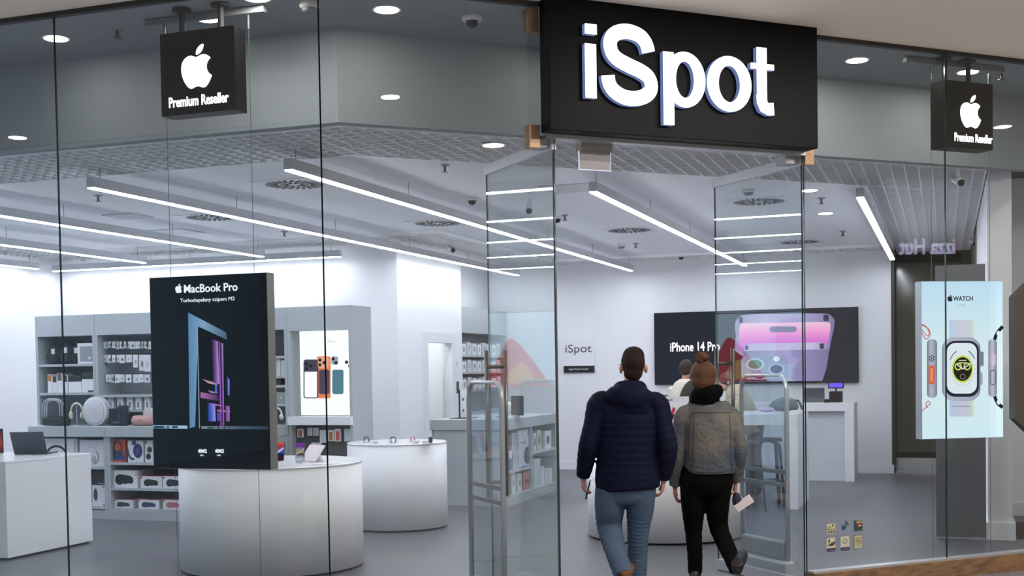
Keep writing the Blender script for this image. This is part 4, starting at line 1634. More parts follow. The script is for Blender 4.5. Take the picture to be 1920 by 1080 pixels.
# carry case with striped dome
xc, w_ = gx(110), (gx(131) - gx(89)) / 2
zt2 = gz(747, 110)
t = thing('carry_bag', 'dark domed carry case with pale piping on the worktop, leftmost', 'bag', (xc, YT, ZCT))
H_ = zt2 - ZCT
MB().tube([(0, 0, 0.01), (0, 0, H_ * 0.3), (0, 0, H_ * 0.7), (0, 0, H_ * 0.9), (0, 0, H_)], [(w_ * 0.95, 0.1), (w_, 0.11), (w_ * 0.95, 0.1), (w_ * 0.75, 0.08), (w_ * 0.4, 0.04)], 20, side=(1, 0, 0), sub=3).build('bag_body', pbr('33353b', 0.45, noise=0.1), t, smooth=True)
for s_ in (0.55, 0.75, 0.95):
    MB().tube([(-w_ * s_, -0.09, H_ * 0.35), (-w_ * s_, -0.09, H_ * 0.75), (-w_ * s_ * 0.5, -0.09, H_ * (0.85 + 0.13 * s_)), (w_ * s_ * 0.5, -0.09, H_ * (0.85 + 0.13 * s_)), (w_ * s_, -0.09, H_ * 0.75), (w_ * s_, -0.09, H_ * 0.35)], 0.006, 6, sub=3).build('piping', pbr('b9bcc8', 0.4), t, smooth=True)
MB().box(-w_ * 0.85, w_ * 0.85, -0.12, -0.1, 0.01, H_ * 0.3).build('front_pocket', pbr('202327', 0.6), t, bevel=0.01)

# headphones on a stand
def headphones(label, x, y, z, r, h, h2='c9c4b4', yaw=0, lying=False, stand=True):
    t = thing('headphones', label, 'headphones', (x, y, z), yaw)
    zc_ = 1.25 * r + (0.03 if stand else 0.0)
    MB().tube([(math.cos(a_) * r * 0.82, 0, zc_ + math.sin(a_) * r) for a_ in [math.radians(q_) for q_ in range(-15, 200, 15)]], [(0.012, 0.008)] * 15, 8).build('headband', pbr(h, 0.5), t, smooth=True)
    for s_ in (-1, 1):
        MB().ell((s_ * r * 0.78, 0, zc_ - r * 0.35), 0.022, r * 0.35, r * 0.45).build('ear_cup', pbr(h2, 0.5), t, smooth=True)
    if stand:
        MB().lathe([(r * 0.6, 0), (r * 0.6, 0.012)], 24).tube([(0, 0, 0.01), (0, 0, zc_ + r * 0.9)], 0.007).build('stand', pbr('b8bcc4', 0.3, 0.5), t)
    return t


headphones('cream headphones on a small stand, between the dark case and round speaker', gx(144), YT, ZCT, (gx(156) - gx(132)) / 1.75, 'd8d4c8', 'cfc9b4')
# round white speaker
t = thing('round_speaker', 'large round white drum-shaped speaker on the grey worktop', 'speaker', (gx(182), YT, ZCT))
r_ = (gx(205) - gx(160)) / 2
MY = Matrix.Rotation(math.pi / 2, 4, 'X')
MB().lathe([(r_ * 0.86, -0.06), (r_, -0.045), (r_, 0.045), (r_ * 0.86, 0.06)], 48, (0, 0, r_), MY).build('shell', pbr('c9ccd4', 0.5, noise=0.02), t, smooth=False)
MB().lathe([(r_ * 0.3, 0.078), (r_ * 0.8, 0.066), (r_ * 0.86, 0.06)], 48, (0, 0, r_), MY).build('grille', pbr('d2d5dc', 0.8, bump=0.5, bscale=400), t, smooth=True)
MB().tube([(math.cos(q_) * r_ * 1.0, 0, r_ + math.sin(q_) * r_ * 1.0) for q_ in [math.radians(v) for v in range(-35, 216, 12)]], [(0.03, 0.008)] * 21, 8, side=(0, 1, 0)).build('carry_hoop', pbr('b4b8c2', 0.4), t, smooth=True)
# small black box speaker
t = thing('box_speaker', 'small black box speaker right of the round white speaker', 'speaker', (gx(216), YT + 0.05, ZCT))
w_ = (gx(229) - gx(206)) / 2
MB().box(-w_, w_, -0.06, 0.06, 0.004, gz(766, 216) - ZCT).build('cabinet', M_BLKM, t, bevel=0.012)
MB().box(-w_ * 0.5, w_ * 0.5, -0.064, -0.06, 0.03, 0.05).build('badge', pbr('6a6c70', 0.4, 0.5), t)
# dark cylinder speaker
t = thing('cylinder_speaker', 'upright dark navy cylinder speaker on the worktop', 'speaker', (gx(235.5), YT - 0.04, ZCT))
w_ = (gx(244) - gx(227)) / 2
H_ = gz(760, 235) - ZCT
MB().lathe([(w_ * 0.85, 0.006), (w_, 0.02), (w_, H_ - 0.02), (w_ * 0.85, H_)], 24).build('mesh_body', pbr('2a3040', 0.8, bump=0.4, bscale=300), t, smooth=False)
MB().box(-0.012, 0.012, -w_ - 0.004, -w_ + 0.01, H_ * 0.2, H_ * 0.75).build('button_strip', pbr('1a1e2a', 0.5), t)
headphones('navy headphones lying behind the pink speaker', gx(249), YT + 0.1, ZCT, 0.05, '33406a', '3c4a78', stand=False)
# pink pill speaker
t = thing('pill_speaker', 'pale pink rounded speaker lying on the worktop by the laptop poster', 'speaker', (gx(272), YT - 0.03, ZCT))
w_ = (gx(291) - gx(252)) / 2
H_ = gz(778, 270) - ZCT
MB().tube([(-w_, 0, H_ / 2), (-w_ * 0.85, 0, H_ / 2), (0, 0, H_ / 2), (w_ * 0.85, 0, H_ / 2), (w_, 0, H_ / 2)], [H_ * 0.3, H_ * 0.46, H_ * 0.5, H_ * 0.46, H_ * 0.3], 24).build('mesh_body', pbr('c49a98', 0.7, bump=0.4, bscale=300), t, smooth=True)
MB().plate(circ(0, H_ / 2, 0.025, 0.014, 16), -H_ * 0.5 - 0.002, -H_ * 0.5 + 0.004).build('badge', pbr('a0706c', 0.4), t)
# pale round speaker behind
t = thing('round_speaker', 'small pale disc speaker behind the pink one', 'speaker', (gx(272), YT + 0.09, ZCT))
r_ = (gx(284) - gx(262)) / 2
MB().lathe([(r_ * 0.9, -0.03), (r_, -0.02), (r_, 0.02), (r_ * 0.9, 0.03)], 32, (0, 0, gz(765, 272) - ZCT - r_), MY).build('shell', pbr('c9cec8', 0.5), t)
MB().box(-0.02, 0.02, -0.02, 0.02, 0, 0.05).build('stand', pbr('b0b4b8', 0.5), t)

# upper B: hook packs
ORD = ('first', 'second', 'third', 'fourth', 'fifth', 'sixth', 'seventh', 'eighth', 'ninth', 'tenth', 'eleventh', 'twelfth')


def hook_row(label0, xs, y_top, hs, shelfY=YU + 0.12, cols=('e2e5ea', 'd6dade')):
    for i, x in enumerate(xs):
        label = label0.replace(' left of the laptop poster', '') + ', %s from the left' % ORD[i]
        h = hs[i % len(hs)]
        a = onY(x, y_top, shelfY)
        t = thing('hanging_pack', label, 'accessory pack', (a.x, shelfY, a.z - h - 0.02), 0, 'hook packs left of the laptop poster')
        w_ = 0.062 + 0.012 * ((i * 7) % 3)
        MB().box(-w_ / 2, w_ / 2, -0.008, 0.008, 0, h).build('pack', pbr(cols[i % 2], 0.4, noise=0.03), t, bevel=0.002)
        MB().plate(circ(0.006, h * 0.42, w_ * 0.22, h * 0.2, 12), -0.0095, -0.0085).build('printed_picture', pbr(('9aa0aa', '6a7078', 'b4bac4')[i % 3], 0.4), t)
        MB().tube([(0, -0.02, h + 0.012), (0, DU - shelfY - 0.02, h + 0.012)], 0.0025, 6).build('hook', M_STEEL, t)
    return


xs1 = [199, 206, 214, 221, 228, 235, 241, 249, 260, 267, 274, 281]
hook_row('small white accessory pack on the top hook row left of the laptop poster', xs1, 637, [0.085, 0.075, 0.08, 0.09])
hook_row('white accessory pack on the second hook row left of the laptop poster', [196, 206, 214, 221, 229, 242], 662, [0.09, 0.1, 0.09])
hook_row('longer white accessory pack on the second hook row left of the laptop poster', [254, 266, 276], 662, [0.15, 0.19, 0.2])
hook_row('white accessory pack on the third hook row left of the laptop poster', [203, 211, 219, 229, 241, 256, 265, 276], 699, [0.09, 0.095, 0.1])
for i, x in enumerate((207, 225, 243, 259, 276)):
    a = onY(x - 5.5, 750, YU + 0.06).x
    c = onY(x + 5.5, 750, YU + 0.06).x
    carton('cable_box', 'small white upright box in the black niche under the hook rows, %s from the left' % ORD[i], 'box', a, c, YU + 0.06, bB[1], onY(x, 745, YU + 0.06).z, 0.06, 'e0e2e8', [('rect', '8a8088', 0.3, 0.15, 0.65, 0.6)], 'boxes in the black niche')

# goods right of the poster (bay C)
YN = YU + 0.05


def bayc(name, label, cat, x0, x1, yt, zb_, h, pics=(), d=0.2):
    a = onY(x0, 700, YN).x
    c = onY(x1, 700, YN).x
    return carton(name, label, cat, a, c, YN, zb_, onY((x0 + x1) / 2, yt, YN).z, d, h, pics)


bayc('backpack_box', 'black laptop bag box on the top shelf right of the laptop poster', 'box', 505, 536, 624, bC[0], '202126', [('rect', '2e2f34', 0.1, 0.1, 0.9, 0.85)])
bayc('case_box', 'pale upright box on the second shelf right of the laptop poster', 'box', 510, 526, 673, bC[1], 'd3dade', [('rect', 'aab2b8', 0.4, 0.1, 0.6, 0.9)])
bayc('case_box', 'pale wide box beside it on the second shelf right of the laptop poster', 'box', 527, 537, 675, bC[1], 'c9d0d6', [])
bayc('black_box', 'low black box on the third shelf right of the laptop poster', 'box', 513, 527, 710, bC[2], '23252a', [])
bayc('grey_box', 'grey-green box with small emblem on the fourth shelf right of the poster', 'box', 512, 536, 735, bC[3], '8f9c96', [('ell', 'd8dcd8', 0.5, 0.4, 0.62, 0.6)])
hp = headphones('white headphones on a stand right of the laptop poster', onY(519, 790, YT).x, YT, ZCT, 0.075, 'd4d6d8', 'cfd2d6')

# packs in the cabinet under the lit panel
def cabpack(label, x0, x1, y0, y1, h, pic=None, depth=0.02, grp='hook packs under the lit print'):
    Y = YU + 0.06
    a, c = onY(x0, y0, Y), onY(x1, y1, Y)
    t = thing('hanging_pack', label, 'accessory pack', (a.x, Y, c.z), 0, grp)
    W_, H_ = c.x - a.x, a.z - c.z
    MB().box(0, W_, 0, depth, 0, H_).build('pack', pbr(h, 0.4, noise=0.02), t, bevel=0.002)
    MB().tube([(W_ / 2, 0.0, H_ + 0.008), (W_ / 2, 0.05, H_ + 0.008)], 0.003, 6).build('hook', M_STEEL, t)
    if pic:
        MB().plate(rrect(W_ * 0.2, H_ * 0.08, W_ * 0.8, H_ * 0.82, 0.008), -0.0015, -0.0005).build('printed_picture', pbr(pic, 0.4), t)
    return t


cabpack('white pack with a brown phone case, leftmost under the lit print', 557, 569, 804, 820, 'dfe2e6', 'b0622c')
cabpack('small white pack beside the brown case pack', 576, 585, 802, 817, 'e2e5ea', 'b4b8be')
cabpack('small white pack, second beside the brown case pack', 587, 597, 802, 817, 'e2e5ea', 'b4b8be')
cabpack('tall plain white pack under the lit print', 599, 611, 806, 830, 'cfd6dc')
cabpack('white pack with an ochre phone case under the lit print', 615, 626, 806, 827, 'dfe2e6', 'b3733e')
cabpack('white pack with a coral pink phone case under the lit print', 627, 639, 804, 828, 'dfe2e6', 'cf5a52')
cabpack('pale translucent pack, rightmost under the lit print', 645, 661, 804, 828, 'c6d2d9')
cabpack('short pale pack in the lower row behind the tablet stand', 584, 603, 830, 843, 'c9d2d8')

# grey side cheek of the screen cabinet is the panel; ceiling-high wall behind stays empty

# ================================================================== L-SHAPED GREY COUNTER
LX1, LY0, LZ = -5.03, 14.0, 1.06
LY1 = onX(1043, 800, LX1).y
t = thing('service_counter', 'grey counter with open side shelves, seen through the left door leaf', 'counter', (LX1, LY0, 0))
MB().box(-1.0, 0.02, -0.02, LY1 - LY0, 0.93, LZ).build('worktop', M_GREY, t, bevel=0.004)
MB().box(-0.98, 0.0, 0, 0.04, 0.1, 0.93).box(-0.98, -0.5, 0.04, LY1 - LY0, 0.1, 0.93).box(-0.5, 0.0, LY1 - LY0 - 0.05, LY1 - LY0, 0.1, 0.93).build('carcass', M_GREY, t)
MB().box(-0.98, 0.0, 0, LY1 - LY0, 0, 0.1).build('plinth', M_GREY, t)
ydiv = onX(998, 860, LX1).y - LY0
MB().box(-0.5, 0.0, ydiv - 0.02, ydiv + 0.02, 0.1, 0.93).build('divider', M_GREY, t)
zsh1 = onX(975, 879, LX1).z
zsh2 = onX(1020, 843, LX1).z
zbt = 0.125
MB().box(-0.5, 0, 0.04, ydiv - 0.02, zsh1 - 0.03, zsh1).build('shelf_board', M_GREY, t)
MB().box(-0.5, 0, ydiv + 0.02, LY1 - LY0 - 0.05, zsh2 - 0.03, zsh2).build('shelf_board', M_GREY, t)
MB().box(-0.5, 0, 0.04, LY1 - LY0 - 0.05, 0.1, zbt).build('shelf_board', M_GREY, t)


def sidebox(name, label, x0, x1, ytop, zb_, h, pics=(), d=0.25, group=None):
    """carton whose face looks along +X out of the side shelves"""
    Xf = LX1 - 0.04
    p0, p1 = onX(x0, 860, Xf), onX(x1, 860, Xf)
    zt3 = onX((x0 + x1) / 2, ytop, Xf).z
    t = thing(name, label, 'box', (Xf, p0.y, zb_), math.pi / 2, group)
    W_, H_ = p1.y - p0.y, zt3 - zb_
    MB().box(0, W_, 0, d, 0, H_).build('carton', pbr(h, 0.5, noise=0.02), t, bevel=0.002)
    for k, (kind, col, u0, v0, u1, v1) in enumerate(pics):
        y0 = -0.0015 - 0.001 * k
        bb = MB()
        if kind == 'rect':
            bb.plate([(u0 * W_, v0 * H_), (u1 * W_, v0 * H_), (u1 * W_, v1 * H_), (u0 * W_, v1 * H_)], y0, y0 + 0.001)
        else:
            bb.plate(circ((u0 + u1) / 2 * W_, (v0 + v1) / 2 * H_, (u1 - u0) / 2 * W_, (v1 - v0) / 2 * H_, 24), y0, y0 + 0.001)
        bb.build('printed_picture', pbr(col, 0.45), t)
    return t


sidebox('appliance_carton', 'big white carton with dark round speaker picture and blue corner label', 973, 996, 805, zsh1, 'd6dce6', [('ell', '4a5560', 0.4, 0.06, 0.98, 0.52), ('rect', '5a6cc4', 0.72, 0.82, 0.96, 0.98), ('rect', '98a0b0', 0.1, 0.64, 0.6, 0.68), ('rect', '3c6ab0', 0.0, 0.0, 1.0, 0.03)])
sidebox('boxed_gadget', 'small blue and white box left of the big carton in the side shelf', 953, 960, 845, zsh1, '3f66a8', [('rect', 'd8dce4', 0, 0.6, 1, 1)])
sidebox('boxed_gadget', 'pale carton beside the big one', 961, 972, 812, zsh1, 'aeb8bf')
for x0, x1, yt, h, lab in ((959, 966, 884, 'c4ccd0', 'pale grey'), (970, 978, 888, 'cdd4d2', 'off-white'), (980, 993, 884, 'b5797f', 'dusty pink')):
    sidebox('boxed_gadget', '%s box standing on the bottom side shelf left of the divider' % lab, x0, x1, yt, zbt, h, [('ell', '6a5a60', 0.35, 0.35, 0.6, 0.6)])
for x0, x1, yt, h, lab in ((1001, 1006, 812, 'd2d8dc', 'narrow white'), (1008, 1015, 806, 'bccab8', 'pale green'), (1022, 1034, 808, 'd9dddf', 'white')):
    sidebox('boxed_gadget', '%s box on the upper side shelf right of the divider' % lab, x0, x1, yt, zsh2, h, [('rect', '50585e', 0.3, 0.3, 0.7, 0.7)])
for x0, x1, yt, h, lab in ((1001, 1013, 860, 'c8d2d8', 'wide pale'), (1014, 1020, 875, 'dadfe2', 'white'), (1022, 1028, 878, 'd0d6da', 'thin light grey'), (1029, 1035, 878, 'dadfe2', 'last white')):
    sidebox('boxed_gadget', '%s box on the bottom side shelf right of the divider' % lab, x0, x1, yt, zbt, h)
# things on top of it
YQ = 14.35


def onTop(x):
    return onY(x, 760, YQ).x


t = thing('monitor', 'dark screen standing on the grey counter behind the left door leaf', 'monitor', (onTop(970), YQ, LZ))
zz = onY(970, 742, YQ).z - LZ
w_ = (onTop(981) - onTop(958)) / 2
MB().box(-w_, w_, -0.012, 0.012, 0.035, zz).build('screen', pbr('2c3034', 0.3), t, bevel=0.003)
MB().box(-0.02, 0.02, 0.012, 0.03, 0.0, 0.12).box(-0.08, 0.08, -0.05, 0.08, 0, 0.008).build('stand', M_ALU, t)
t = thing('table_lamp', 'small white mushroom lamp on a grey dish on the counter', 'lamp', (-5.25, YQ + 0.35, LZ))
MB().lathe([(0.15, 0), (0.16, 0.012)], 32).build('dish', pbr('7d848a', 0.4), t)
MB().tube([(0, 0, 0.012), (0, 0, 0.14)], 0.012).build('stem', M_WHITE, t)
MB().lathe([(0.075, 0.13), (0.065, 0.165), (0.035, 0.19), (0.005, 0.198)], 28).build('lamp_shade', glow('fffdf6', 1.2), t, smooth=True)
t = thing('gadget_stand', 'white round charging puck stand beside the dark screen', 'gadget', (onTop(953), YQ, LZ))
MB().lathe([(0.06, 0), (0.06, 0.02), (0.05, 0.03)], 28).ell((0, 0, 0.13), 0.04, 0.03, 0.06).tube([(0, 0, 0.02), (0, 0, 0.1)], 0.01).build('body', M_WHITEG, t, smooth=False)
a = onTop(863)
c = onTop(876)
carton('gadget_carton', 'white upright carton with two dark symbols standing on the grey counter', 'box', a, c, YQ, LZ + 0.009, onY(870, 731, YQ).z, 0.12, 'e6e9ed', [('ell', '60646a', 0.3, 0.6, 0.6, 0.72), ('ell', '60646a', 0.3, 0.2, 0.6, 0.32)])
o = MB().box(onTop(848), onTop(885), YQ - 0.1, YQ + 0.2, LZ, LZ + 0.008).build('tray', M_BLKM, None)
tag(o, 'thin black tray on the grey counter under the white carton', 'tray')
o = MB().lathe([(0.012, 0), (0.012, 0.35)], 12).build('antenna_gadget', M_BLACK)
o.location = (onTop(859), YQ + 0.05, LZ + 0.009)
tag(o, 'slim black upright gadget at the left end of the black tray', 'gadget')

# alcove wall cabinet (faces right)
AY0, AY1 = 17.37, 19.44
t = thing('wall_cabinet', 'grey cabinet with glass-fronted white packs beyond the white side wall', 'cabinet', (-6.95, AY0, 0), math.pi / 2)
W_ = AY1 - AY0
MB().box(0, 0.05, 0, 0.34, 0, 2.24).box(W_ - 0.05, W_, 0, 0.34, 0, 2.24).build('side_panel', M_GREY, t)
MB().box(0, W_, 0, 0.34, 2.24, 2.64).build('header', M_GREY, t)
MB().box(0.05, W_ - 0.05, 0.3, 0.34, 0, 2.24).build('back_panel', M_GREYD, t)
az_ = [0.9, 1.2, onX(885, 735, -6.93).z if False else 1.42, 1.66, 1.95]
for z in (1.02, 1.36, 1.64, 1.9):
    MB().box(0.05, W_ - 0.05, 0.01, 0.3, z - 0.03, z).build('shelf_board', M_GREY, t)
MB().box(0.05, W_ - 0.05, 0.0, 0.3, 0, 0.99).build('base_panel', M_GREY, t)
for z, h_, rowname in ((1.9, 0.2, 'top'), (1.64, 0.19, 'second'), (1.36, 0.2, 'third')):
    for k in range(8):
        x_ = 0.1 + k * 0.22
        hh_ = h_ * (0.85 + 0.15 * ((k * 5) % 3) / 2)
        o = thing('accessory_box', 'small pale box on the %s alcove shelf, %s from the white wall' % (rowname, ORD[k]), 'box', (-6.97, AY0 + x_, z), math.pi / 2, 'boxes on the %s alcove shelf' % rowname)
        MB().box(0, 0.15, 0, 0.1, 0, hh_).build('carton', pbr(('dfe3e6', 'c9cfd4', 'd6dadd')[k % 3], 0.5), o, bevel=0.002)
        MB().plate([(0.04, hh_ * 0.3), (0.1, hh_ * 0.3), (0.1, hh_ * 0.7), (0.04, hh_ * 0.7)], -0.0015, -0.0005).build('printed_picture', pbr(('8a9098', 'aab0b6')[k % 2], 0.5), o)
# door controls
o = MB().box(-6.93, -6.905, 17.08, 17.16, 1.32, 1.5).build('card_reader', M_BLACK, None, bevel=0.004)
tag(o, 'small black card reader on the white wall right of the white door', 'card reader')
o = MB().box(-6.93, -6.915, 17.08, 17.16, 1.74, 1.8).build('wall_switch', pbr('c6ccd0', 0.4), None, bevel=0.003)
tag(o, 'small pale wall switch above the black card reader', 'switch')

# ================================================================== BACK WALL
# iSpot plate
p, q = onY(1056, 624, YB - 0.03), onY(1114, 698, YB - 0.03)
t = thing('wall_plaque', 'white square plaque reading iSpot with a black strip, on the back wall', 'sign', (p.x, YB - 0.03, q.z))
W_, H_ = q.x - p.x, p.z - q.z
MB().box(0, W_, 0, 0.03, 0.11, H_).build('plate', pbr('eceef2', 0.4, noise=0.0), t)
MB().box(0, W_, -0.004, 0.03, 0, 0.11).build('black_strip', M_BLACK, t)
text('iSpot', 0.19, pbr('4c5058', 0.5), t, W_ / 2, -0.003, 0.33, 'lettering', fit=W_ * 0.86)
text('Apple Premium Reseller', 0.05, pbr('d8dade', 0.5), t, W_ / 2, -0.007, 0.04, 'lettering', fit=W_ * 0.66)

# big display on the back wall
p, q = onY(1226, 587, YB - 0.06), onY(1610, 717, YB - 0.06)
t = thing('video_display', 'wide dark display with violet phone picture and iPhone 14 Pro lettering on the back wall', 'display', (p.x, YB - 0.06, q.z + 0.0))
W_, H_ = q.x - p.x, p.z - q.z
TVW, TVH, TVX, TVZ = W_, H_, p.x, q.z
MB().box(0, W_, 0, 0.06, 0, H_).build('housing', M_BLKM, t)
MB().box(0.01, W_ - 0.01, -0.003, 0, 0.01, H_ - 0.01).build('screen', glow('2c303a', 1.0), t)
TVO = t


def pt(x, y):
    p = onY(x, y, YB - 0.064)
    return (p.x - TVX, p.z - TVZ)


def tart(poly, mat, y, name='screen_picture'):
    return MB().plate([pt(*p) for p in poly], y - 0.001, y).build(name, mat, TVO)


def smoothpoly(pts, k=4):
    n = len(pts)
    out = []
    for i in range(n):
        p0, p1, p2, p3 = [Vector((*pts[(i + j) % n], 0)) for j in (-1, 0, 1, 2)]
        for s_ in range(k):
            tt = s_ / k
            v = 0.5 * ((2 * p1) + (p2 - p0) * tt + (2 * p0 - 5 * p1 + 4 * p2 - p3) * tt * tt + (3 * p1 - p0 - 3 * p2 + p3) * tt ** 3)
            out.append((v.x, v.y))
    return out


M_LAV = glow_ramp([(0, 'a9a2cc'), (0.3, 'cfc6ea'), (0.75, 'b9addc'), (1, '8f86b6')], 'X', 0.85)
# front of the far phone: rim, glass, island
tart(smoothpoly([(1384, 596), (1400, 590), (1470, 588), (1545, 588), (1560, 594), (1565, 606), (1558, 640), (1552, 668), (1540, 672), (1392, 668), (1380, 630), (1378, 608)], 3), M_LAV, -0.006)
tart(smoothpoly([(1388, 610), (1400, 606), (1470, 605), (1545, 604), (1557, 610), (1553, 640), (1548, 662), (1470, 664), (1396, 662), (1386, 630)], 3), glow_ramp([(0, 'b06ae0'), (0.35, 'e07ae0'), (0.7, 'ffa8e0'), (1, 'ffd8f0')], 'Z', 0.95), -0.008)
tart(rrect(1443, 612, 1494, 623, 5.4), glow('8d8ca8', 0.9), -0.01)
# back of the near phone with edge and lenses
tart([(1396, 648), (1405, 644), (1545, 642), (1553, 646), (1555, 658), (1394, 660)], glow_ramp([(0, 'c8bce8'), (0.8, 'd8d0f0'), (1, '9a90c0')], 'X', 0.9), -0.0115)
tart([(1392, 658), (1555, 655), (1550, 690), (1542, 714), (1440, 715), (1400, 690)], glow_ramp([(0, '8e8cb4'), (0.5, 'b4acd8'), (1, '8a80b0')], 'X', 0.85), -0.012)
tart(rrect(1390, 668, 1478, 712, 9), glow('96a6c8', 0.85), -0.0135)
for cx_, cy_, rx_, ry_, h1, h2 in ((1416, 683, 17, 11, 'c4d0e8', '5a8a78'), (1456, 692, 15, 10, 'b8b8e0', '4a4870'), (1424, 706, 13, 6, 'b0bcdc', '50567c'), (1456, 673, 6, 5, 'f0f4ff', 'f0f4ff')):
    tart(circ(cx_, cy_, rx_, ry_, 24), glow(h1, 0.9), -0.0155)
    tart(circ(cx_, cy_, rx_ * 0.78, ry_ * 0.78, 24), glow(h2, 0.9), -0.017)
for x0, x1, y0, y1 in ((1544, 1554, 590, 602), (1537, 1545, 644, 654), (1386, 1393, 594, 606), (1397, 1403, 648, 656)):
    tart(rrect(x0, y0, x1, y1, 2), glow('4a4660', 0.8), -0.014)
c = pt(1303, 658)
text('iPhone 14 Pro', 0.2, glow('ffffff', 1.3), TVO, c[0], -0.008, c[1], 'lettering', bold=0.004, fit=pt(1350, 650)[0] - pt(1257, 650)[0])

# second display on the left wall (its image returns in the door leaves)
t = thing('video_display', 'wide pale blue phone display on the left wall, mirrored in the door leaves', 'display', (-12.36, 9.52, 1.39), math.pi / 2)
MB().box(0, 3.16, 0, 0.06, 0, 1.16).build('housing', M_BLKM, t)
t2 = t
MB().box(0.01, 3.15, -0.003, 0, 0.01, 1.15).build('screen', glow_ramp([(0, '9fd0f2'), (0.5, 'b8dcf6'), (1, 'd2e8f8')], 'X', 1.9), t)
# local x runs along +Y; red phone peak near y=12.2
MB().plate(smoothpoly([(2.05, 0.05), (2.35, 0.45), (2.6, 0.72), (2.72, 0.74), (2.84, 0.55), (3.02, 0.25), (3.14, 0.08), (3.14, 0.02), (2.1, 0.02)], 3), -0.006, -0.005).build('screen_picture', glow('c8282c', 1.9), t)
MB().plate(smoothpoly([(2.3, 0.1), (2.45, 0.36), (2.56, 0.36), (2.72, 0.2), (2.7, 0.06)], 3), -0.008, -0.007).build('screen_picture', glow('e8a860', 1.9), t)
MB().plate(rrect(0.7, 0.3, 1.9, 1.05, 0.12), -0.006, -0.005).build('screen_picture', glow('b8aee8', 1.7), t)
MB().plate(circ(1.1, 0.5, 0.16, 0.14, 24), -0.008, -0.007).build('screen_picture', glow('5ac08a', 1.7), t)
MB().plate(circ(1.5, 0.5, 0.15, 0.13, 24), -0.008, -0.007).build('screen_picture', glow('5a4a90', 1.7), t)

# reception desk in front of the back wall
DX0, DX1, DY = -4.6, -1.24, 18.0
t = thing('reception_desk', 'white reception desk with recessed front, along the back wall under the display', 'desk', (DX0, DY, 0))
W_ = DX1 - DX0
xi = onY(1584, 850, DY).x - DX0
MB().box(0, W_, 0, 0.75, 1.0, 1.12).build('top', M_WHITE, t, bevel=0.003)
MB().box(xi, W_, 0, 0.75, 0.0, 1.0).box(0, 0.2, 0, 0.75, 0, 1.0).build('end_panel', M_WHITE, t)
MB().box(0.2, xi, 0.1, 0.14, 0.0, 1.0).build('front_panel', pbr('d2d7e0', 0.4), t)


def laptop(label, x, y, z, w, yaw, lid, h='3a3c40', screen=None, tilt=18, emblem=True):
    t = thing('laptop', label, 'laptop', (x, y, z), yaw)
    dd = w * 0.68
    MB().box(-w / 2, w / 2, -dd / 2, dd / 2, 0, 0.012).build('base', pbr(h, 0.35, 0.5), t, bevel=0.004)
    MB().box(-w / 2 + 0.02, w / 2 - 0.02, -dd * 0.1, dd * 0.35, 0.012, 0.0135).build('keyboard', M_BLKM, t)
    l = MB().box(-w / 2, w / 2, -0.004, 0.004, 0, dd).build('lid', pbr(h, 0.3, 0.6), t, bevel=0.003)
    l.location = (0, dd / 2, 0.012) if lid > 0 else (0, -dd / 2, 0.012)
    l.rotation_euler = (math.radians(-tilt if lid > 0 else tilt), 0, 0)
    s = MB()
    ys = -0.0055 if lid > 0 else 0.0045
    s.box(-w / 2 + 0.008, w / 2 - 0.008, ys, ys + 0.001, 0.012, dd - 0.008)
    s.build('screen', screen or M_BLACK, l)
    return t


laptop('grey all-in-one laptop back on the reception desk beside the purple-lit terminal', onY(1527, 740, DY + 0.25).x, DY + 0.3, 1.12, 0.3, 0, -1, '6f7278', tilt=8)
t = thing('payment_terminal', 'black point-of-sale terminal with glowing purple customer display on the reception desk', 'terminal', (onY(1567, 740, DY + 0.2).x, DY + 0.25, 1.12))
MB().box(-0.09, 0.09, -0.1, 0.1, 0, 0.16).build('printer', M_BLACK, t, bevel=0.01)
MB().tube([(0, 0, 0.16), (0, 0, 0.21)], 0.012).build('pole', M_BLACK, t)
MB().box(-0.11, 0.11, -0.02, 0.02, 0.2, 0.29).build('display_case', M_BLACK, t, bevel=0.004)
MB().box(-0.095, 0.095, -0.023, -0.02, 0.215, 0.277).build('display', glow('6a58f0', 1.3), t)
o = MB().box(-0.04, 0.04, -0.06, 0.06, 0, 0.05).build('card_terminal', M_BLACK, None, bevel=0.008)
o.location = (onY(1551, 750, DY + 0.1).x, DY + 0.12, 1.12)
tag(o, 'small black card terminal left of the purple-lit terminal', 'terminal')

# long high table with stools
TX0, TX1, TY0, TY1, TZ = -3.45, -1.62, 14.4, 15.6, 1.1
t = thing('high_table', 'long white high table with solid end panel, right of the couple', 'table', (TX0, TY0, 0))
MB().box(0, TX1 - TX0, 0, TY1 - TY0, TZ - 0.13, TZ).build('tabletop', M_WHITEG, t, bevel=0.003)
MB().box(TX1 - TX0 - 0.13, TX1 - TX0, 0, TY1 - TY0, 0, TZ - 0.13).build('end_panel', M_WHITE, t)
MB().box(0, 0.13, 0, TY1 - TY0, 0, TZ - 0.13).build('end_panel', M_WHITE, t)


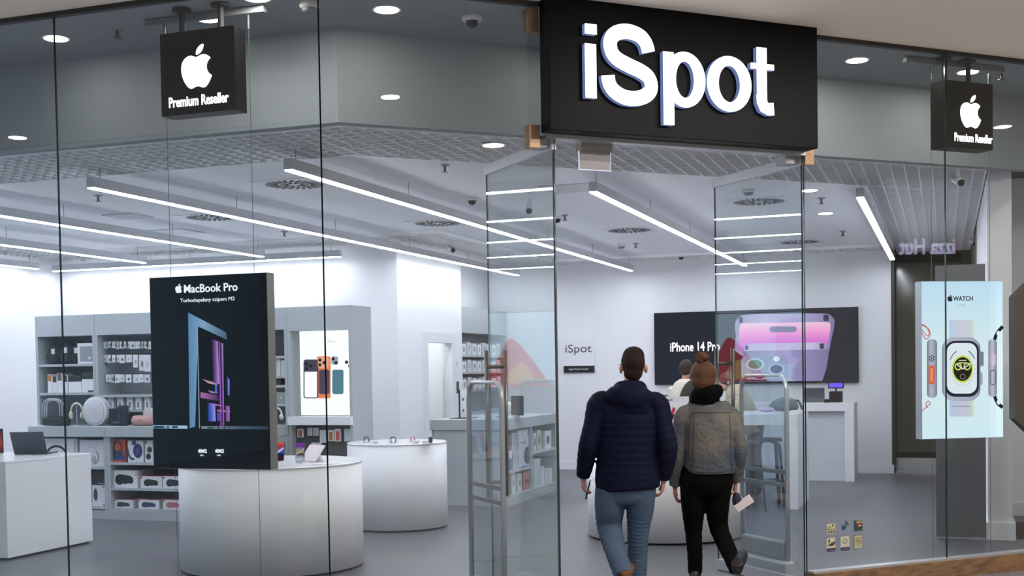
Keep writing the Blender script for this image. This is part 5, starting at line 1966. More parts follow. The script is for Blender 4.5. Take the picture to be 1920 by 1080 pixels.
def stool(label, x, y, yaw):
    t = thing('bar_stool', label, 'stool', (x, y, 0), yaw, 'dark stools at the high table')
    m_ = pbr('3c4248', 0.5, name='stool_stain')
    MB().lathe([(0.17, 0.765), (0.18, 0.77), (0.18, 0.79), (0.17, 0.8)], 32).build('seat', m_, t)
    for k in range(4):
        a = math.pi / 4 + k * math.pi / 2
        c_, s_ = math.cos(a), math.sin(a)
        MB().tube([(c_ * 0.08, s_ * 0.08, 0.755), (c_ * 0.15, s_ * 0.15, 0.745), (c_ * 0.185, s_ * 0.185, 0.69), (c_ * 0.21, s_ * 0.21, 0.4), (c_ * 0.245, s_ * 0.245, 0.0)], [(0.026, 0.012)] * 5, 8, side=(-s_, c_, 0), sub=3).build('leg', m_, t, smooth=True)
    r_ = 0.205
    MB().tube([(math.cos(math.pi / 4 + k * math.pi / 2) * r_, math.sin(math.pi / 4 + k * math.pi / 2) * r_, 0.3) for k in range(4)], 0.012, 8, closed=True).build('footrest', m_, t)
    return t


stool('dark bentwood bar stool nearest the right table leg', -2.02, 14.75, 0.3)
stool('dark bentwood bar stool just left of the other, in front of the table', -2.2, 14.15, 0.8)
st3 = stool('dark bentwood bar stool under the person in beige', -2.55, 14.55, 0.5)
# small items on the high table
t = thing('table_bag', 'crumpled grey-green cloth bag lying on the high table', 'bag', (onY(1470, 750, 15.2).x, 15.2, TZ))
MB().tube([(-0.17, 0, 0.03), (-0.12, 0, 0.07), (0, 0, 0.09), (0.1, 0, 0.08), (0.16, 0, 0.03)], [(0.03, 0.02), (0.1, 0.06), (0.12, 0.085), (0.1, 0.075), (0.04, 0.02)], 16, side=(0, 1, 0), sub=3).build('bag_body', pbr('6a757a', 0.8, bump=0.5, bscale=20), t, smooth=True)
MB().tube([(0.1, 0, 0.11), (0.17, 0, 0.13), (0.22, 0, 0.02)], 0.015, 8, sub=4).build('strap', pbr('5a6468', 0.8), t, smooth=True)
o = MB().ell((0, 0, 0.03), 0.1, 0.05, 0.03).build('pouch', pbr('c9b4d0', 0.6))
o.location = (onY(1437, 750, 15.1).x, 15.1, TZ)
tag(o, 'pale lilac pouch on the high table beside the cloth bag', 'pouch')
o = MB().box(-0.12, 0.12, -0.05, 0.05, 0, 0.06).build('label_printer', M_BLACK, None, bevel=0.01)
o.location = (onY(1214, 726, 18.3).x, 18.3, 1.12)
tag(o, 'black box-shaped device on the reception desk, showing between the couple', 'device')
t = thing('monitor', 'low grey monitor on the reception desk between the couple', 'monitor', (onY(1240, 740, 18.2).x, 18.25, 1.12))
MB().box(-0.16, 0.16, -0.01, 0.01, 0.02, 0.13).build('screen', pbr('5e6268', 0.4), t)
MB().box(-0.05, 0.05, -0.04, 0.05, 0, 0.02).build('stand', M_DARK, t)

# ================================================================== ITEMS ON COUNTERS
# laptops on the left counter
p = onZ(70, 850, 0.9)
t = laptop('open dark grey laptop seen from behind on the left white counter', -8.55, 9.95, 0.9, 0.34, math.radians(-165), 1, '3f4349', glow('1b1e26', 0.5), 22)
t = thing('tablet_display', 'upright device with glowing orange screen at the left edge of the photo', 'tablet', (onY(-6, 840, 9.7).x, 9.7, 0.9), 0)
MB().box(-0.19, 0.075, 0, 0.012, 0.02, 0.26).build('casing', M_BLACK, t, bevel=0.004)
MB().box(-0.18, 0.068, -0.002, 0, 0.03, 0.25).build('screen', glow_ramp([(0, '301008'), (0.4, 'a03a18'), (0.7, '7a2410'), (1, '2a0c06')], 'Z', 0.9), t)
MB().box(-0.08, 0.0, -0.03, 0.08, 0, 0.02).build('stand', M_ALU, t)
o = MB().tube([(0, 0, 0.004), (0.08, -0.05, 0.004), (0.2, -0.02, 0.004), (0.32, 0.05, 0.004)], 0.003, 6, sub=4).build('security_cable', pbr('9aa0a6', 0.4), None, smooth=True)
o.location = (-8.45, 9.75, 0.9)
tag(o, 'thin grey cable on the left white counter beside the laptop', 'cable')

# phones on the largest round table
def phone_stand(label, x, y, z, yaw, bands, w=0.078, h=0.158, tilt=12):
    t = thing('smartphone', label, 'phone', (x, y, z), yaw, 'phones on stands')
    bd = MB().plate(rrect(-w / 2, 0, w / 2, h, 0.012), -0.004, 0.004).build('phone_body', pbr('2a2c34', 0.3, 0.3), t)
    bd.location = (0, 0, 0.015)
    bd.rotation_euler = (math.radians(-tilt), 0, 0)
    sc_ = MB().plate(rrect(-w / 2 + 0.003, 0.003, w / 2 - 0.003, h - 0.003, 0.01), -0.0055, -0.0045).build('screen', bands[0], bd)
    b2 = MB()
    b2.plate([(-w / 2 + 0.004, h * 0.3), (w / 2 - 0.004, h * 0.62), (w / 2 - 0.004, h * 0.72), (-w / 2 + 0.004, h * 0.42)], -0.0075, -0.0065)
    b2.build('wallpaper_band', bands[1], bd)
    MB().box(-0.03, 0.03, -0.02, 0.05, 0, 0.012).tube([(0, 0.005, 0.01), (0, 0.035, 0.09)], 0.009).build('stand', M_WHITE, t)
    return t


YT1 = 9.15
zt1 = 0.901
phone_stand('upright phone with red and blue wallpaper at the right edge of the laptop poster', onY(523, 860, YT1).x, YT1, zt1, 0.1, (glow_ramp([(0, '3a1014'), (0.35, '0e1020'), (0.45, '3058c8'), (0.75, 'b02028'), (1, 'd86a58')], 'Z', 0.9), glow('c8d4f0', 0.9)), 0.085, 0.165)
phone_stand('upright phone with purple and green wallpaper on the largest round table', onY(562, 860, YT1).x, YT1, zt1, 0.12, (glow_ramp([(0, 'c8ccd8'), (0.25, '8a90a0'), (0.35, '10122a'), (0.5, '90a848'), (0.8, '6a2a90'), (1, '7a3aa8')], 'Z', 0.95), glow('c090c0', 0.9)), 0.078, 0.158)
t = thing('tablet_stand', 'white triangular tablet on a cone stand on the largest round table', 'tablet', (onY(588, 855, 9.35).x, 9.35, zt1), -0.5)
tb = MB().box(-0.12, 0.12, -0.004, 0.004, 0, 0.17).build('tablet', pbr('e6d8dc', 0.3), t, bevel=0.003)
tb.rotation_euler = (math.radians(-38), 0, 0)
tb.location = (0, -0.06, 0.004)
MB().lathe([(0.06, 0.002), (0.012, 0.1)], 20, (0, 0.03, 0)).build('cone_stand', pbr('b9bcc2', 0.35), t, smooth=False)
t = thing('info_card', 'thin pink-edged card lying flat on the largest round table', 'card', (onY(610, 862, 9.1).x, 9.1, zt1), 0.3)
MB().box(-0.1, 0.1, -0.05, 0.05, 0, 0.003).build('card', pbr('ecdde0', 0.4), t)


def watch_item(label, x, y, z, h, h2, yaw):
    t = thing('watch_sample', label, 'watch', (x, y, z), yaw, 'small gadgets on the round tables')
    MB().tube([(math.cos(a_) * 0.03, 0, 0.032 + math.sin(a_) * 0.03) for a_ in [math.radians(q_) for q_ in range(0, 360, 24)]], [(0.011, 0.003)] * 15, 8, side=(0, 1, 0), closed=True).build('strap', pbr(h, 0.6), t, smooth=True)
    MB().box(-0.018, 0.018, -0.019, 0.019, 0.058, 0.068).build('watch_case', pbr(h2, 0.3, 0.5), t, bevel=0.004)
    MB().lathe([(0.05, 0), (0.05, 0.006)], 24).build('display_disc', M_WHITEG, t)
    return t


z2 = 0.911
for k, (x, h, h2, lab) in enumerate(((691, '2c3230', '3a3e40', 'dark green'), (728, 'a83a4c', 'b8b8bc', 'raspberry red'), (741, '1c1e22', '2a2c30', 'black'), (765, 'c98a90', 'c8c8cc', 'pale pink'), (811, '2a2d32', '5a5c60', 'charcoal'))):
    watch_item('%s strapped watch sample on the smaller round table' % lab, onY(x, 826, 11.75).x, 11.75 + (0.12 if k % 2 else -0.05), z2, h, h2, 0.4 * k)
for k, x in enumerate((705, 780, 797)):
    t = thing('earbud_case', 'tiny white earbud case on the smaller round table, %s' % ('left of the red watch', 'right of the pink watch', 'left of the charcoal watch')[k], 'earbuds', (onY(x, 828, 11.65).x, 11.65, z2), 0.2 * k, 'small gadgets on the round tables')
    MB().box(-0.03, 0.03, -0.022, 0.022, 0, 0.022).build('case', M_WHITEG, t, bevel=0.008)
    MB().box(-0.03, 0.03, -0.022, 0.022, 0.0225, 0.03).build('lid', M_WHITEG, t, bevel=0.003)

# card on the third round table
YS = 12.05
p, q = onY(1222, 744, YS), onY(1292, 800, YS)
t = thing('counter_sign', 'white slanted sign with a pink phone picture standing on the round table between the couple', 'sign', (p.x, YS, 0.9))
W_, H_ = q.x - p.x, p.z - 0.9
MB().box(0, W_, 0, 0.006, 0, H_).build('panel', pbr('e2dde4', 0.4, noise=0.0), t)
MB().box(0.02, W_ - 0.02, 0.006, 0.1, 0, 0.006).build('foot', M_ALU, t)


def pc(x, y):
    p_ = onY(x, y, YS - 0.003)
    return (p_.x - t.location.x, p_.z - 0.9)


c = pc(1254, 752)
text('iPhone 14', 0.035, pbr('4a4650', 0.5), t, c[0], -0.002, c[1], fit=0.07)
MB().plate([pc(1256, 778), pc(1262, 781), pc(1267, 766), pc(1262, 763)], -0.003, -0.002).build('phone_picture', pbr('c23a50', 0.4), t)
MB().plate([pc(1255, 784), pc(1262, 787), pc(1265, 778), pc(1258, 775)], -0.005, -0.004).build('phone_picture', pbr('3a1a24', 0.4), t)

# ================================================================== SECURITY GATES
def gate(label, w0, n0, n1, H_, box_):
    t = thing('security_gate', label, 'security gate', wp(w0, n0), AZ + math.pi / 2)
    L_ = n1 - n0
    pth = [(0.0, 0, 0.1), (0.0, 0, H_ - 0.12), (0.02, 0, H_ - 0.04), (0.08, 0, H_), (L_ - 0.08, 0, H_), (L_ - 0.02, 0, H_ - 0.04), (L_, 0, H_ - 0.12), (L_, 0, 0.1)]
    MB().tube(pth, [(0.02, 0.013)] * len(pth), 12, side=(0, 1, 0)).build('loop_frame', pbr('b9bec4', 0.35, 0.4, name='gate_metal'), t, smooth=True)
    MB().box(0.02, L_ - 0.02, -0.004, 0.004, 0.15, H_ - 0.03).build('clear_panel', M_ACRY, t)
    for z in (0.72, 0.82):
        MB().box(0.0, L_, -0.012, 0.012, z, z + 0.03).build('cross_bar', pbr('6f757b', 0.4, 0.3), t)
    MB().box(-0.03, L_ + 0.03, -0.05, 0.05, 0, 0.15).build('base', pbr('a9adb0', 0.4), t, bevel=0.02)
    if box_:
        MB().box(0.02, L_ - 0.02, -0.03, 0.03, 0.16, 0.3).build('electronics_box', pbr('7d878c', 0.4), t, bevel=0.015)
    return t


gate('clear anti-theft gate with rounded metal loop left of the doorway', 1.36, 0.45, 1.05, 1.57, False)
gate('clear anti-theft gate with rounded metal loop right of the doorway, beside the woman', 3.74, 0.45, 1.05, 1.58, True)

# ================================================================== RIGHT SIDE
o = MB().box(-0.1, 0.34, 12.24, 12.29, 0.02, 2.57).build('partition_board', pbr('6d7177', 0.55, noise=0.03, nscale=3, name='grey_board'))
tag(o, 'tall dark grey board standing behind the lit watch poster', 'panel')
# stickers on the right glass
def stk(label, x0, y0, x1, y1, h, parts=()):
    n_ = -0.008
    a_, b_ = onW(x0, y1, n_), onW(x1, y0, n_)
    wa, _ = wn(a_)
    wb, _ = wn(b_)
    t = thing('window_sticker', label, 'sticker', wp(wa, n_, a_.z), AZ, 'stickers on the right shop window')
    W_, H_ = wb - wa, b_.z - a_.z
    if h:
        MB().plate([(0, 0), (W_, 0), (W_, H_), (0, H_)], -0.001, 0).build('backing', pbr(h, 0.5), t)
    for k, (kind, col, u0, v0, u1, v1) in enumerate(parts):
        y0_ = -0.0025 - 0.0012 * k
        bb = MB()
        if kind == 'rect':
            bb.plate([(u0 * W_, v0 * H_), (u1 * W_, v0 * H_), (u1 * W_, v1 * H_), (u0 * W_, v1 * H_)], y0_, y0_ + 0.001)
        elif kind == 'ring':
            bb.ringplate(circ((u0 + u1) / 2 * W_, (v0 + v1) / 2 * H_, (u1 - u0) / 2 * W_, (v1 - v0) / 2 * H_, 20), circ((u0 + u1) / 2 * W_, (v0 + v1) / 2 * H_, (u1 - u0) / 3 * W_, (v1 - v0) / 3 * H_, 20), y0_, y0_ + 0.001)
        else:
            bb.plate(circ((u0 + u1) / 2 * W_, (v0 + v1) / 2 * H_, (u1 - u0) / 2 * W_, (v1 - v0) / 2 * H_, 16), y0_, y0_ + 0.001)
        bb.build('printed_mark', pbr(col, 0.5), t)
    return t


stk('pale sticker with rows of small dark symbols, upper left of six', 1550, 981, 1566, 1002, 'b9b29a', [('ell', '3c3a34', 0.62, 0.7, 0.8, 0.92)] + [('ell', '5a4a44', 0.1 + 0.3 * k, 0.12, 0.32 + 0.3 * k, 0.3) for k in range(3)] + [('rect', '6a665a', 0.08 + 0.3 * k, 0.42, 0.28 + 0.3 * k, 0.5) for k in range(3)] + [('rect', '8ea070', 0.12, 0.68, 0.45, 0.8)])
stk('blue music note sticker, upper middle of six', 1577, 975, 1591, 995, None, [('ell', '2f4a66', 0.05, 0.02, 0.6, 0.52), ('rect', '2f4a66', 0.55, 0.25, 0.66, 1.0), ('rect', '2f4a66', 0.66, 0.6, 0.82, 0.85), ('rect', '2f4a66', 0.8, 0.45, 0.92, 0.65)])
stk('dark green sticker with red mark, upper right of six', 1601, 975, 1617, 996, '28463e', [('rect', '9c8a5c', 0.3, 0.7, 0.95, 0.95), ('ell', '8c2c24', 0.35, 0.35, 0.95, 0.75), ('rect', 'd0c8c0', 0.5, 0.45, 0.75, 0.55)])
stk('cream sticker with black figure and dark band, lower left of six', 1550, 1008, 1566, 1035, 'bdb69c', [('rect', '2a2640', 0, 0, 1, 0.25), ('rect', '33312a', 0.2, 0.66, 0.34, 0.92), ('ell', '2e2c24', 0.12, 0.45, 0.85, 0.56), ('ell', '2e2c24', 0.45, 0.5, 0.7, 0.68), ('ell', '2e2c24', 0.7, 0.58, 0.95, 0.72), ('rect', '8a86a0', 0.1, 0.08, 0.9, 0.12)])
stk('cream sticker with grey ring and violet band, lower middle of six', 1576, 1005, 1592, 1033, 'b8b4a0', [('rect', '3a2f5c', 0, 0, 1, 0.24), ('ring', '8c8c80', 0.22, 0.5, 0.78, 0.86), ('rect', '8a80a8', 0.2, 0.1, 0.8, 0.14)])
stk('cream sticker with dark frame and lines of print, lower right of six', 1601, 1002, 1617, 1030, '4a4a34', [('rect', 'b4b090', 0.06, 0.04, 0.94, 0.96)] + [('rect', '8c8a6c', 0.16, 0.2 + 0.15 * k, 0.84, 0.24 + 0.15 * k) for k in range(5)] + [('rect', 'c09a84', 0.55, 0.58, 0.88, 0.66)])
# dark octagonal board at the right edge
p = onW(1903, 670, -0.12)
w_, _ = wn(p)
z0_, z1_ = onW(1903, 785, -0.12).z, onW(1903, 556, -0.12).z
o = MB().plate([(0, z0_), (0.3, z0_ - 0.22), (0.9, z0_ - 0.22), (0.9, z1_ + 0.22), (0.3, z1_ + 0.22), (0, z1_)], 0, 0.06).build('octagonal_board', pbr('4a4643', 0.35, name='dark_board'), None)
o.location = wp(w_, -0.12)
o.rotation_euler = (0, 0, AZ)
tag(o, 'dark octagonal board cut off by the right edge of the photo', 'board')
o = MB().box(0.62, 1.6, 12.4, 13.6, 0.0, 0.012).build('door_mat', pbr('4c4138', 0.9, bump=0.5), None)
tag(o, 'dark brown floor mat right of the white pillar', 'mat')

# concourse shop signs opposite, returned as mirror images in the glass
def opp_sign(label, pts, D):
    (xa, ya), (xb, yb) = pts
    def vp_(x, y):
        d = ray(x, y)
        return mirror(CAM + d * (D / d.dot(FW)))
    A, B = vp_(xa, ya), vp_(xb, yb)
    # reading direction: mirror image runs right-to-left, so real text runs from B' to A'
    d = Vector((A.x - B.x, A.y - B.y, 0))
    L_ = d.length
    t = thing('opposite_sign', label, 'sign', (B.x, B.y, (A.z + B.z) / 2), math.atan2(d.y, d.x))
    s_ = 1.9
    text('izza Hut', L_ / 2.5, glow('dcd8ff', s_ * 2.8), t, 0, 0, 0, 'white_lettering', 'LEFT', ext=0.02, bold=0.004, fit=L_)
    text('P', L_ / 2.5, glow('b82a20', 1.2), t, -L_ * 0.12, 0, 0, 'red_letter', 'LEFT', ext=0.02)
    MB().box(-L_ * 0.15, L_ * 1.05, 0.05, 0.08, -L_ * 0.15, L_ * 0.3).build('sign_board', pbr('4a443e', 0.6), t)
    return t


opp_sign('lit restaurant sign across the concourse, mirrored above the watch poster', ((1686, 482), (1790, 470)), 17)

# ================================================================== PEOPLE
M_SKIN = pbr('b98573', 0.5, noise=0.06, nscale=12, name='skin')
M_SKIN2 = pbr('b5705e', 0.5, noise=0.06, nscale=12, name='skin_ruddy')


def head(mb, c, yaw=0.0, k=1.0):
    Mh = Matrix.Rotation(yaw, 4, 'Z')
    def P(x, y, z):
        return Vector(c) + Mh @ Vector((x * k, y * k, z * k))
    mb.ell(P(0, -0.008, 0.02), 0.076 * k, 0.096 * k, 0.1 * k, M=Mh)
    mb.ell(P(0, 0.022, -0.045), 0.058 * k, 0.068 * k, 0.075 * k, M=Mh)
    mb.tube([P(0, 0.085, 0.02), P(0, 0.105, -0.01), P(0, 0.11, -0.022), P(0, 0.09, -0.03)], [0.006 * k, 0.011 * k, 0.014 * k, 0.01 * k], 8)
    mb.ell(P(0, 0.088, -0.058), 0.022 * k, 0.012 * k, 0.007 * k, M=Mh)
    mb.ell(P(0, 0.075, -0.1), 0.02 * k, 0.018 * k, 0.016 * k, M=Mh)
    for s in (-1, 1):
        mb.ell(P(s * 0.087, -0.012, -0.014), 0.012 * k, 0.018 * k, 0.031 * k, M=Mh)
        mb.ell(P(s * 0.03, 0.078, 0.022), 0.022 * k, 0.012 * k, 0.008 * k, M=Mh)


def hand(mb, wrist, tip_dir, palm_n, thumb_dir, curl=0.5, s=1.0):
    """wrist -> palm along tip_dir, fingers curling towards palm_n, thumb on thumb_dir side"""
    t = Vector(tip_dir).normalized()
    n = Vector(palm_n)
    n = (n - t * n.dot(t)).normalized()
    u = Vector(thumb_dir)
    u = (u - t * u.dot(t) - n * u.dot(n)).normalized()
    w = Vector(wrist)
    mb.tube([w - t * 0.03, w, w + t * 0.035 * s, w + t * 0.08 * s], [(0.026 * s, 0.019 * s), (0.027 * s, 0.018 * s), (0.036 * s, 0.016 * s), (0.039 * s, 0.013 * s)], 12, side=u)
    for i, (off, ln) in enumerate(((0.03, 0.072), (0.0105, 0.08), (-0.0095, 0.074), (-0.029, 0.058))):
        base = w + t * 0.075 * s + u * off * s
        cc = curl + 0.12 * i
        d1 = (t * math.cos(cc * 0.6) + n * math.sin(cc * 0.6))
        d2 = (t * math.cos(cc * 1.3) + n * math.sin(cc * 1.3))
        d3 = (t * math.cos(cc * 2.0) + n * math.sin(cc * 2.0))
        p1 = base + d1 * ln * 0.45 * s
        p2 = p1 + d2 * ln * 0.32 * s
        p3 = p2 + d3 * ln * 0.25 * s
        mb.tube([base - t * 0.01, base, p1, p2, p3], [0.0085 * s, 0.0095 * s, 0.0088 * s, 0.008 * s, 0.0065 * s], 8)
    tb_ = w + t * 0.02 * s + u * 0.024 * s
    q1 = tb_ + (t * 0.6 + u * 0.75 + n * 0.25).normalized() * 0.035 * s
    q2 = q1 + (t * 0.85 + u * 0.35 + n * 0.35).normalized() * 0.03 * s
    q3 = q2 + (t * 0.9 + u * 0.05 + n * 0.4).normalized() * 0.022 * s
    mb.tube([tb_, q1, q2, q3], [0.013 * s, 0.0115 * s, 0.0105 * s, 0.008 * s], 8)


def shoe(mb, heel, toe_dir, L_=0.29, pitch=0.0, wd=0.052):
    """heel = point under the heel; pitch lifts heel"""
    d = Vector(toe_dir).normalized()
    s = Vector((0, 0, 1)).cross(d).normalized()
    R_ = Matrix.Rotation(pitch, 4, s)
    up = R_ @ Vector((0, 0, 1))
    f = R_ @ d
    h = Vector(heel)
    pts = [(0.0, 0.045), (0.03, 0.055), (0.1, 0.055), (0.17, 0.045), (0.24, 0.034), (0.285, 0.028)]
    mb.tube([h + f * (x * L_ / 0.29) + up * z for x, z in pts], [(wd * 0.6, 0.035), (wd * 0.75, 0.055), (wd * 0.85, 0.055), (wd, 0.043), (wd * 0.95, 0.033), (wd * 0.6, 0.022)], 14, side=s, sub=3)
    mb.tube([h + f * 0.05 + up * 0.06, h + f * 0.05 + up * 0.11], [(0.048, 0.052), (0.044, 0.048)], 12, side=s)


def quilt(P, R, pitch=0.055, amp=0.005, sub=0.012):
    """resample a limb path densely with pillow-like ridges"""
    P = [Vector(p) for p in P]
    R = [(r, r) if not isinstance(r, (tuple, list)) else r for r in R]
    P, R = smooth_path(P, R, 6)
    out, rad = [], []
    s = 0.0
    for i in range(len(P) - 1):
        L_ = (P[i + 1] - P[i]).length
        n = max(1, int(L_ / sub))
        for k in range(n):
            t = k / n
            q = P[i].lerp(P[i + 1], t)
            ss = s + L_ * t
            m_ = amp * (abs(math.sin(math.pi * ss / pitch)) ** 0.6 - 0.6)
            out.append(q)
            rad.append(tuple(R[i][j] * (1 - t) + R[i + 1][j] * t + m_ for j in (0, 1)))
        s += L_
    out.append(P[-1])
    rad.append(R[-1])
    return out, rad


def project_lines(obj, lines, r, mat, name, parent, side=-1):
    """thin raised seams laid on the surface facing local -Y"""
    bvh = BVHTree.FromPolygons([v.co for v in obj.data.vertices], [tuple(p.vertices) for p in obj.data.polygons])
    b = MB()
    for ln in lines:
        pts = []
        for i in range(len(ln) - 1):
            for k in range(8):
                t = k / 8
                pts.append((ln[i][0] * (1 - t) + ln[i + 1][0] * t, ln[i][1] * (1 - t) + ln[i + 1][1] * t))
        pts.append(ln[-1])
        P = []
        for x, z in pts:
            hit = bvh.ray_cast(Vector((x, 2.0 * side, z)), Vector((0, -side, 0)))
            if hit[0] is not None:
                P.append(hit[0] + Vector((0, side * 0.0005, 0)))
        if len(P) > 2:
            b.tube(P, r, 6)
    return b.build(name, mat, parent, smooth=True)


# ---------- man in the navy puffer
MZC = 9.0


def man_local(x, y, dep=0.0):
    """pixel -> local (x, z) for a figure at camera depth 9.0"""
    return ((x - 1175) / 256.3, 1.65 - (y - 691) / 256.3)


dm = ray(1175, 691)
mp = CAM + dm * MZC
head_dir = math.atan2(-dm.x, dm.y)        # local +y points away from the viewer
man = thing('man', 'person in a navy quilted hooded jacket and blue jeans walking into the shop', 'person', (mp.x, mp.y, 0), head_dir)


def mlp(x, y, dy=0.0):
    a, z = man_local(x, y)
    return Vector((a, dy, z))


VOX = 0.0075
b = MB()
hc = mlp(1187, 688, 0.0)
head(b, hc, 0.25, 1.08)
b.tube([mlp(1184, 712, -0.02), mlp(1180, 735, -0.03), mlp(1176, 755, -0.02)], [0.058, 0.06, 0.08], 14)
b.tube([(0, 0, 0.8), (0, 0, 0.95), (0, 0, 1.15), (0, 0, 1.35), (0, -0.01, 1.44)], [(0.15, 0.1), (0.155, 0.1), (0.14, 0.09), (0.17, 0.1), (0.1, 0.06)], 16, side=(1, 0, 0), sub=2)
LW, RWr = mlp(1090, 897, 0.05), mlp(1241, 902, 0.02)
LS, RS_ = mlp(1122, 757), mlp(1232, 760)
LE, RE = mlp(1101, 835, -0.04), mlp(1250, 840, -0.05)
b.tube([LS, LE, LW], [0.045, 0.036, 0.026], 10, sub=3)
b.tube([RS_, RE, RWr], [0.045, 0.036, 0.026], 10, sub=3)
hand(b, LW, (0.02, 0.03, -1), (1, 0.2, 0), (0.3, 1, 0), 0.75, 1.0)
hand(b, RWr, (-0.12, 0.05, -1), (-1, 0.1, 0), (0.1, 1, 0), 0.6, 1.0)
# legs under the jeans
LH, LK, LA = mlp(1143, 925), mlp(1143, 988, 0.03), mlp(1163, 1058, -0.27)
RH, RK, RA = mlp(1198, 925), mlp(1194, 990, 0.05), mlp(1190, 1082, 0.08)
b.tube([LH, LK, LA], [0.085, 0.055, 0.04], 12, sub=3)
b.tube([RH, RK, (RA.x, RA.y, 0.12)], [0.085, 0.055, 0.04], 12, sub=3)
b.build('body', M_SKIN, man, remesh=0.006, sm=2)
# jacket
b = MB()
P, R = quilt([(0.0, 0, 0.765), (-0.005, 0, 0.85), (-0.005, 0, 1.0), (0, 0, 1.18), (0, 0, 1.32), (0.005, -0.005, 1.42), (0.01, -0.01, 1.49)],
             [(0.232, 0.15), (0.238, 0.155), (0.222, 0.15), (0.222, 0.15), (0.222, 0.145), (0.18, 0.125), (0.1, 0.09)])
b.tube(P, R, 32, side=(1, 0, 0))
for S_, E_, W2 in ((LS, LE, LW), (RS_, RE, RWr)):
    s0 = Vector((S_.x * 0.72, S_.y, S_.z + 0.015))
    P, R = quilt([s0, S_, E_.lerp(S_, 0.5), E_, W2.lerp(E_, 0.4), W2 + Vector((0, 0, 0.015))], [0.08, 0.084, 0.074, 0.07, 0.062, 0.05], 0.06, 0.004)
    b.tube(P, R, 20)
M_NAVY = pbr('10132a', 0.7, spec=0.12, noise=0.15, nscale=9, bump=0.6, bscale=18, name='navy_nylon')
jk = b.build('jacket', M_NAVY, man, remesh=VOX, sm=1)
# hood
b = MB()
hx = 0.045 / 2
b.tube([(-0.14, 0.0, 1.42), (-0.125, -0.07, 1.45), (-0.06, -0.12, 1.45), (0.03, -0.135, 1.44), (0.11, -0.115, 1.44), (0.17, -0.06, 1.43), (0.18, 0.0, 1.40)], [(0.035, 0.03), (0.055, 0.04), (0.075, 0.045), (0.082, 0.05), (0.075, 0.045), (0.05, 0.04), (0.035, 0.03)], 16, side=(0, 0, 1), sub=4)
b.tube([(-0.085, 0.0, 1.5), (-0.05, -0.06, 1.53), (0.03, -0.085, 1.535), (0.1, -0.055, 1.53), (0.13, 0.02, 1.49)], [0.028, 0.032, 0.034, 0.032, 0.026], 12, sub=4)
b.tube([(-0.12, -0.06, 1.5), (-0.02, -0.115, 1.515), (0.1, -0.1, 1.5), (0.16, -0.04, 1.47)], [0.02, 0.026, 0.026, 0.02], 12, sub=4)
b.ell((0.025, -0.085, 1.37), 0.15, 0.07, 0.09)
b.tube([(0.02, -0.02, 1.4), (0.025, -0.02, 1.52)], [(0.15, 0.1), (0.085, 0.08)], 20, side=(1, 0, 0))
b.build('hood', M_NAVY, man, remesh=0.009, sm=4)
# jeans with bunched knees
b = MB()
b.tube([(-0.005, 0, 0.86), (-0.01, 0, 0.78), (-0.015, 0, 0.70), (-0.015, 0, 0.66)], [(0.2, 0.125), (0.215, 0.13), (0.21, 0.12), (0.17, 0.1)], 24, side=(1, 0, 0), sub=3)


def trouser(path, rads, pitch=0.03, amp=0.005):
    P, R = smooth_path([Vector(p) for p in path], [(r, r) for r in rads], 16)
    n = len(P)
    out = []
    for i in range(n):
        z = P[i].z
        k = 0.0
        if 0.34 < z < 0.56:
            k = 1.0
        elif z < 0.32:
            k = 0.8
        out.append((R[i][0] + amp * k * math.sin(z * 2 * math.pi / pitch + 1.3 * math.sin(z * 40)), R[i][1] + amp * k * math.sin(z * 2 * math.pi / pitch + 2)))
    b.tube(P, out, 20)


trouser([mlp(1143, 915), mlp(1140, 950, 0.01), mlp(1139, 990, 0.03), mlp(1151, 1032, -0.13), mlp(1166, 1070, -0.29)], [0.118, 0.112, 0.092, 0.078, 0.07])
trouser([mlp(1196, 915), mlp(1197, 950, 0.02), mlp(1193, 995, 0.05), mlp(1191, 1040, 0.07), (RA.x, RA.y, 0.1)], [0.115, 0.105, 0.082, 0.075, 0.07])
M_JEAN = pbr('3f5068', 0.85, noise=0.5, nscale=5, bump=0.5, bscale=90, name='blue_denim')
jn = b.build('jeans', M_JEAN, man, remesh=VOX, sm=2)
# boots
b = MB()
shoe(b, mlp(1168, 1088, -0.33), (0.1, 1, 0), 0.28, -0.36, 0.05)
b.build('boot', pbr('6b4828', 0.7, noise=0.2, name='tan_boot', spec=0.2), man, remesh=0.007, sm=2)
b = MB()
shoe(b, (RA.x, RA.y - 0.06, 0.0), (0.05, 1, 0), 0.29, 0, 0.055)
b.build('boot', pbr('6b4828', 0.7, noise=0.2, name='tan_boot', spec=0.2), man, remesh=0.007, sm=2)
# hair: short, shaved lower at the neck
b = MB()
Mh = Matrix.Rotation(0.25, 4, 'Z')
b.ell(hc + Vector((0, -0.018, 0.034)), 0.086, 0.112, 0.104, 32, 20, Mh)
b.ell(hc + Vector((0.004, -0.01, 0.082)), 0.078, 0.1, 0.07, 32, 20, Mh)
b.ell(hc + Vector((0, -0.05, -0.035)), 0.07, 0.066, 0.07, 24, 16, Mh)
hr = b.build('hair', pbr('2e2019', 0.8, noise=0.5, nscale=14, bump=0.8, bscale=220, name='brown_hair', spec=0.2), man, remesh=0.007, sm=2)
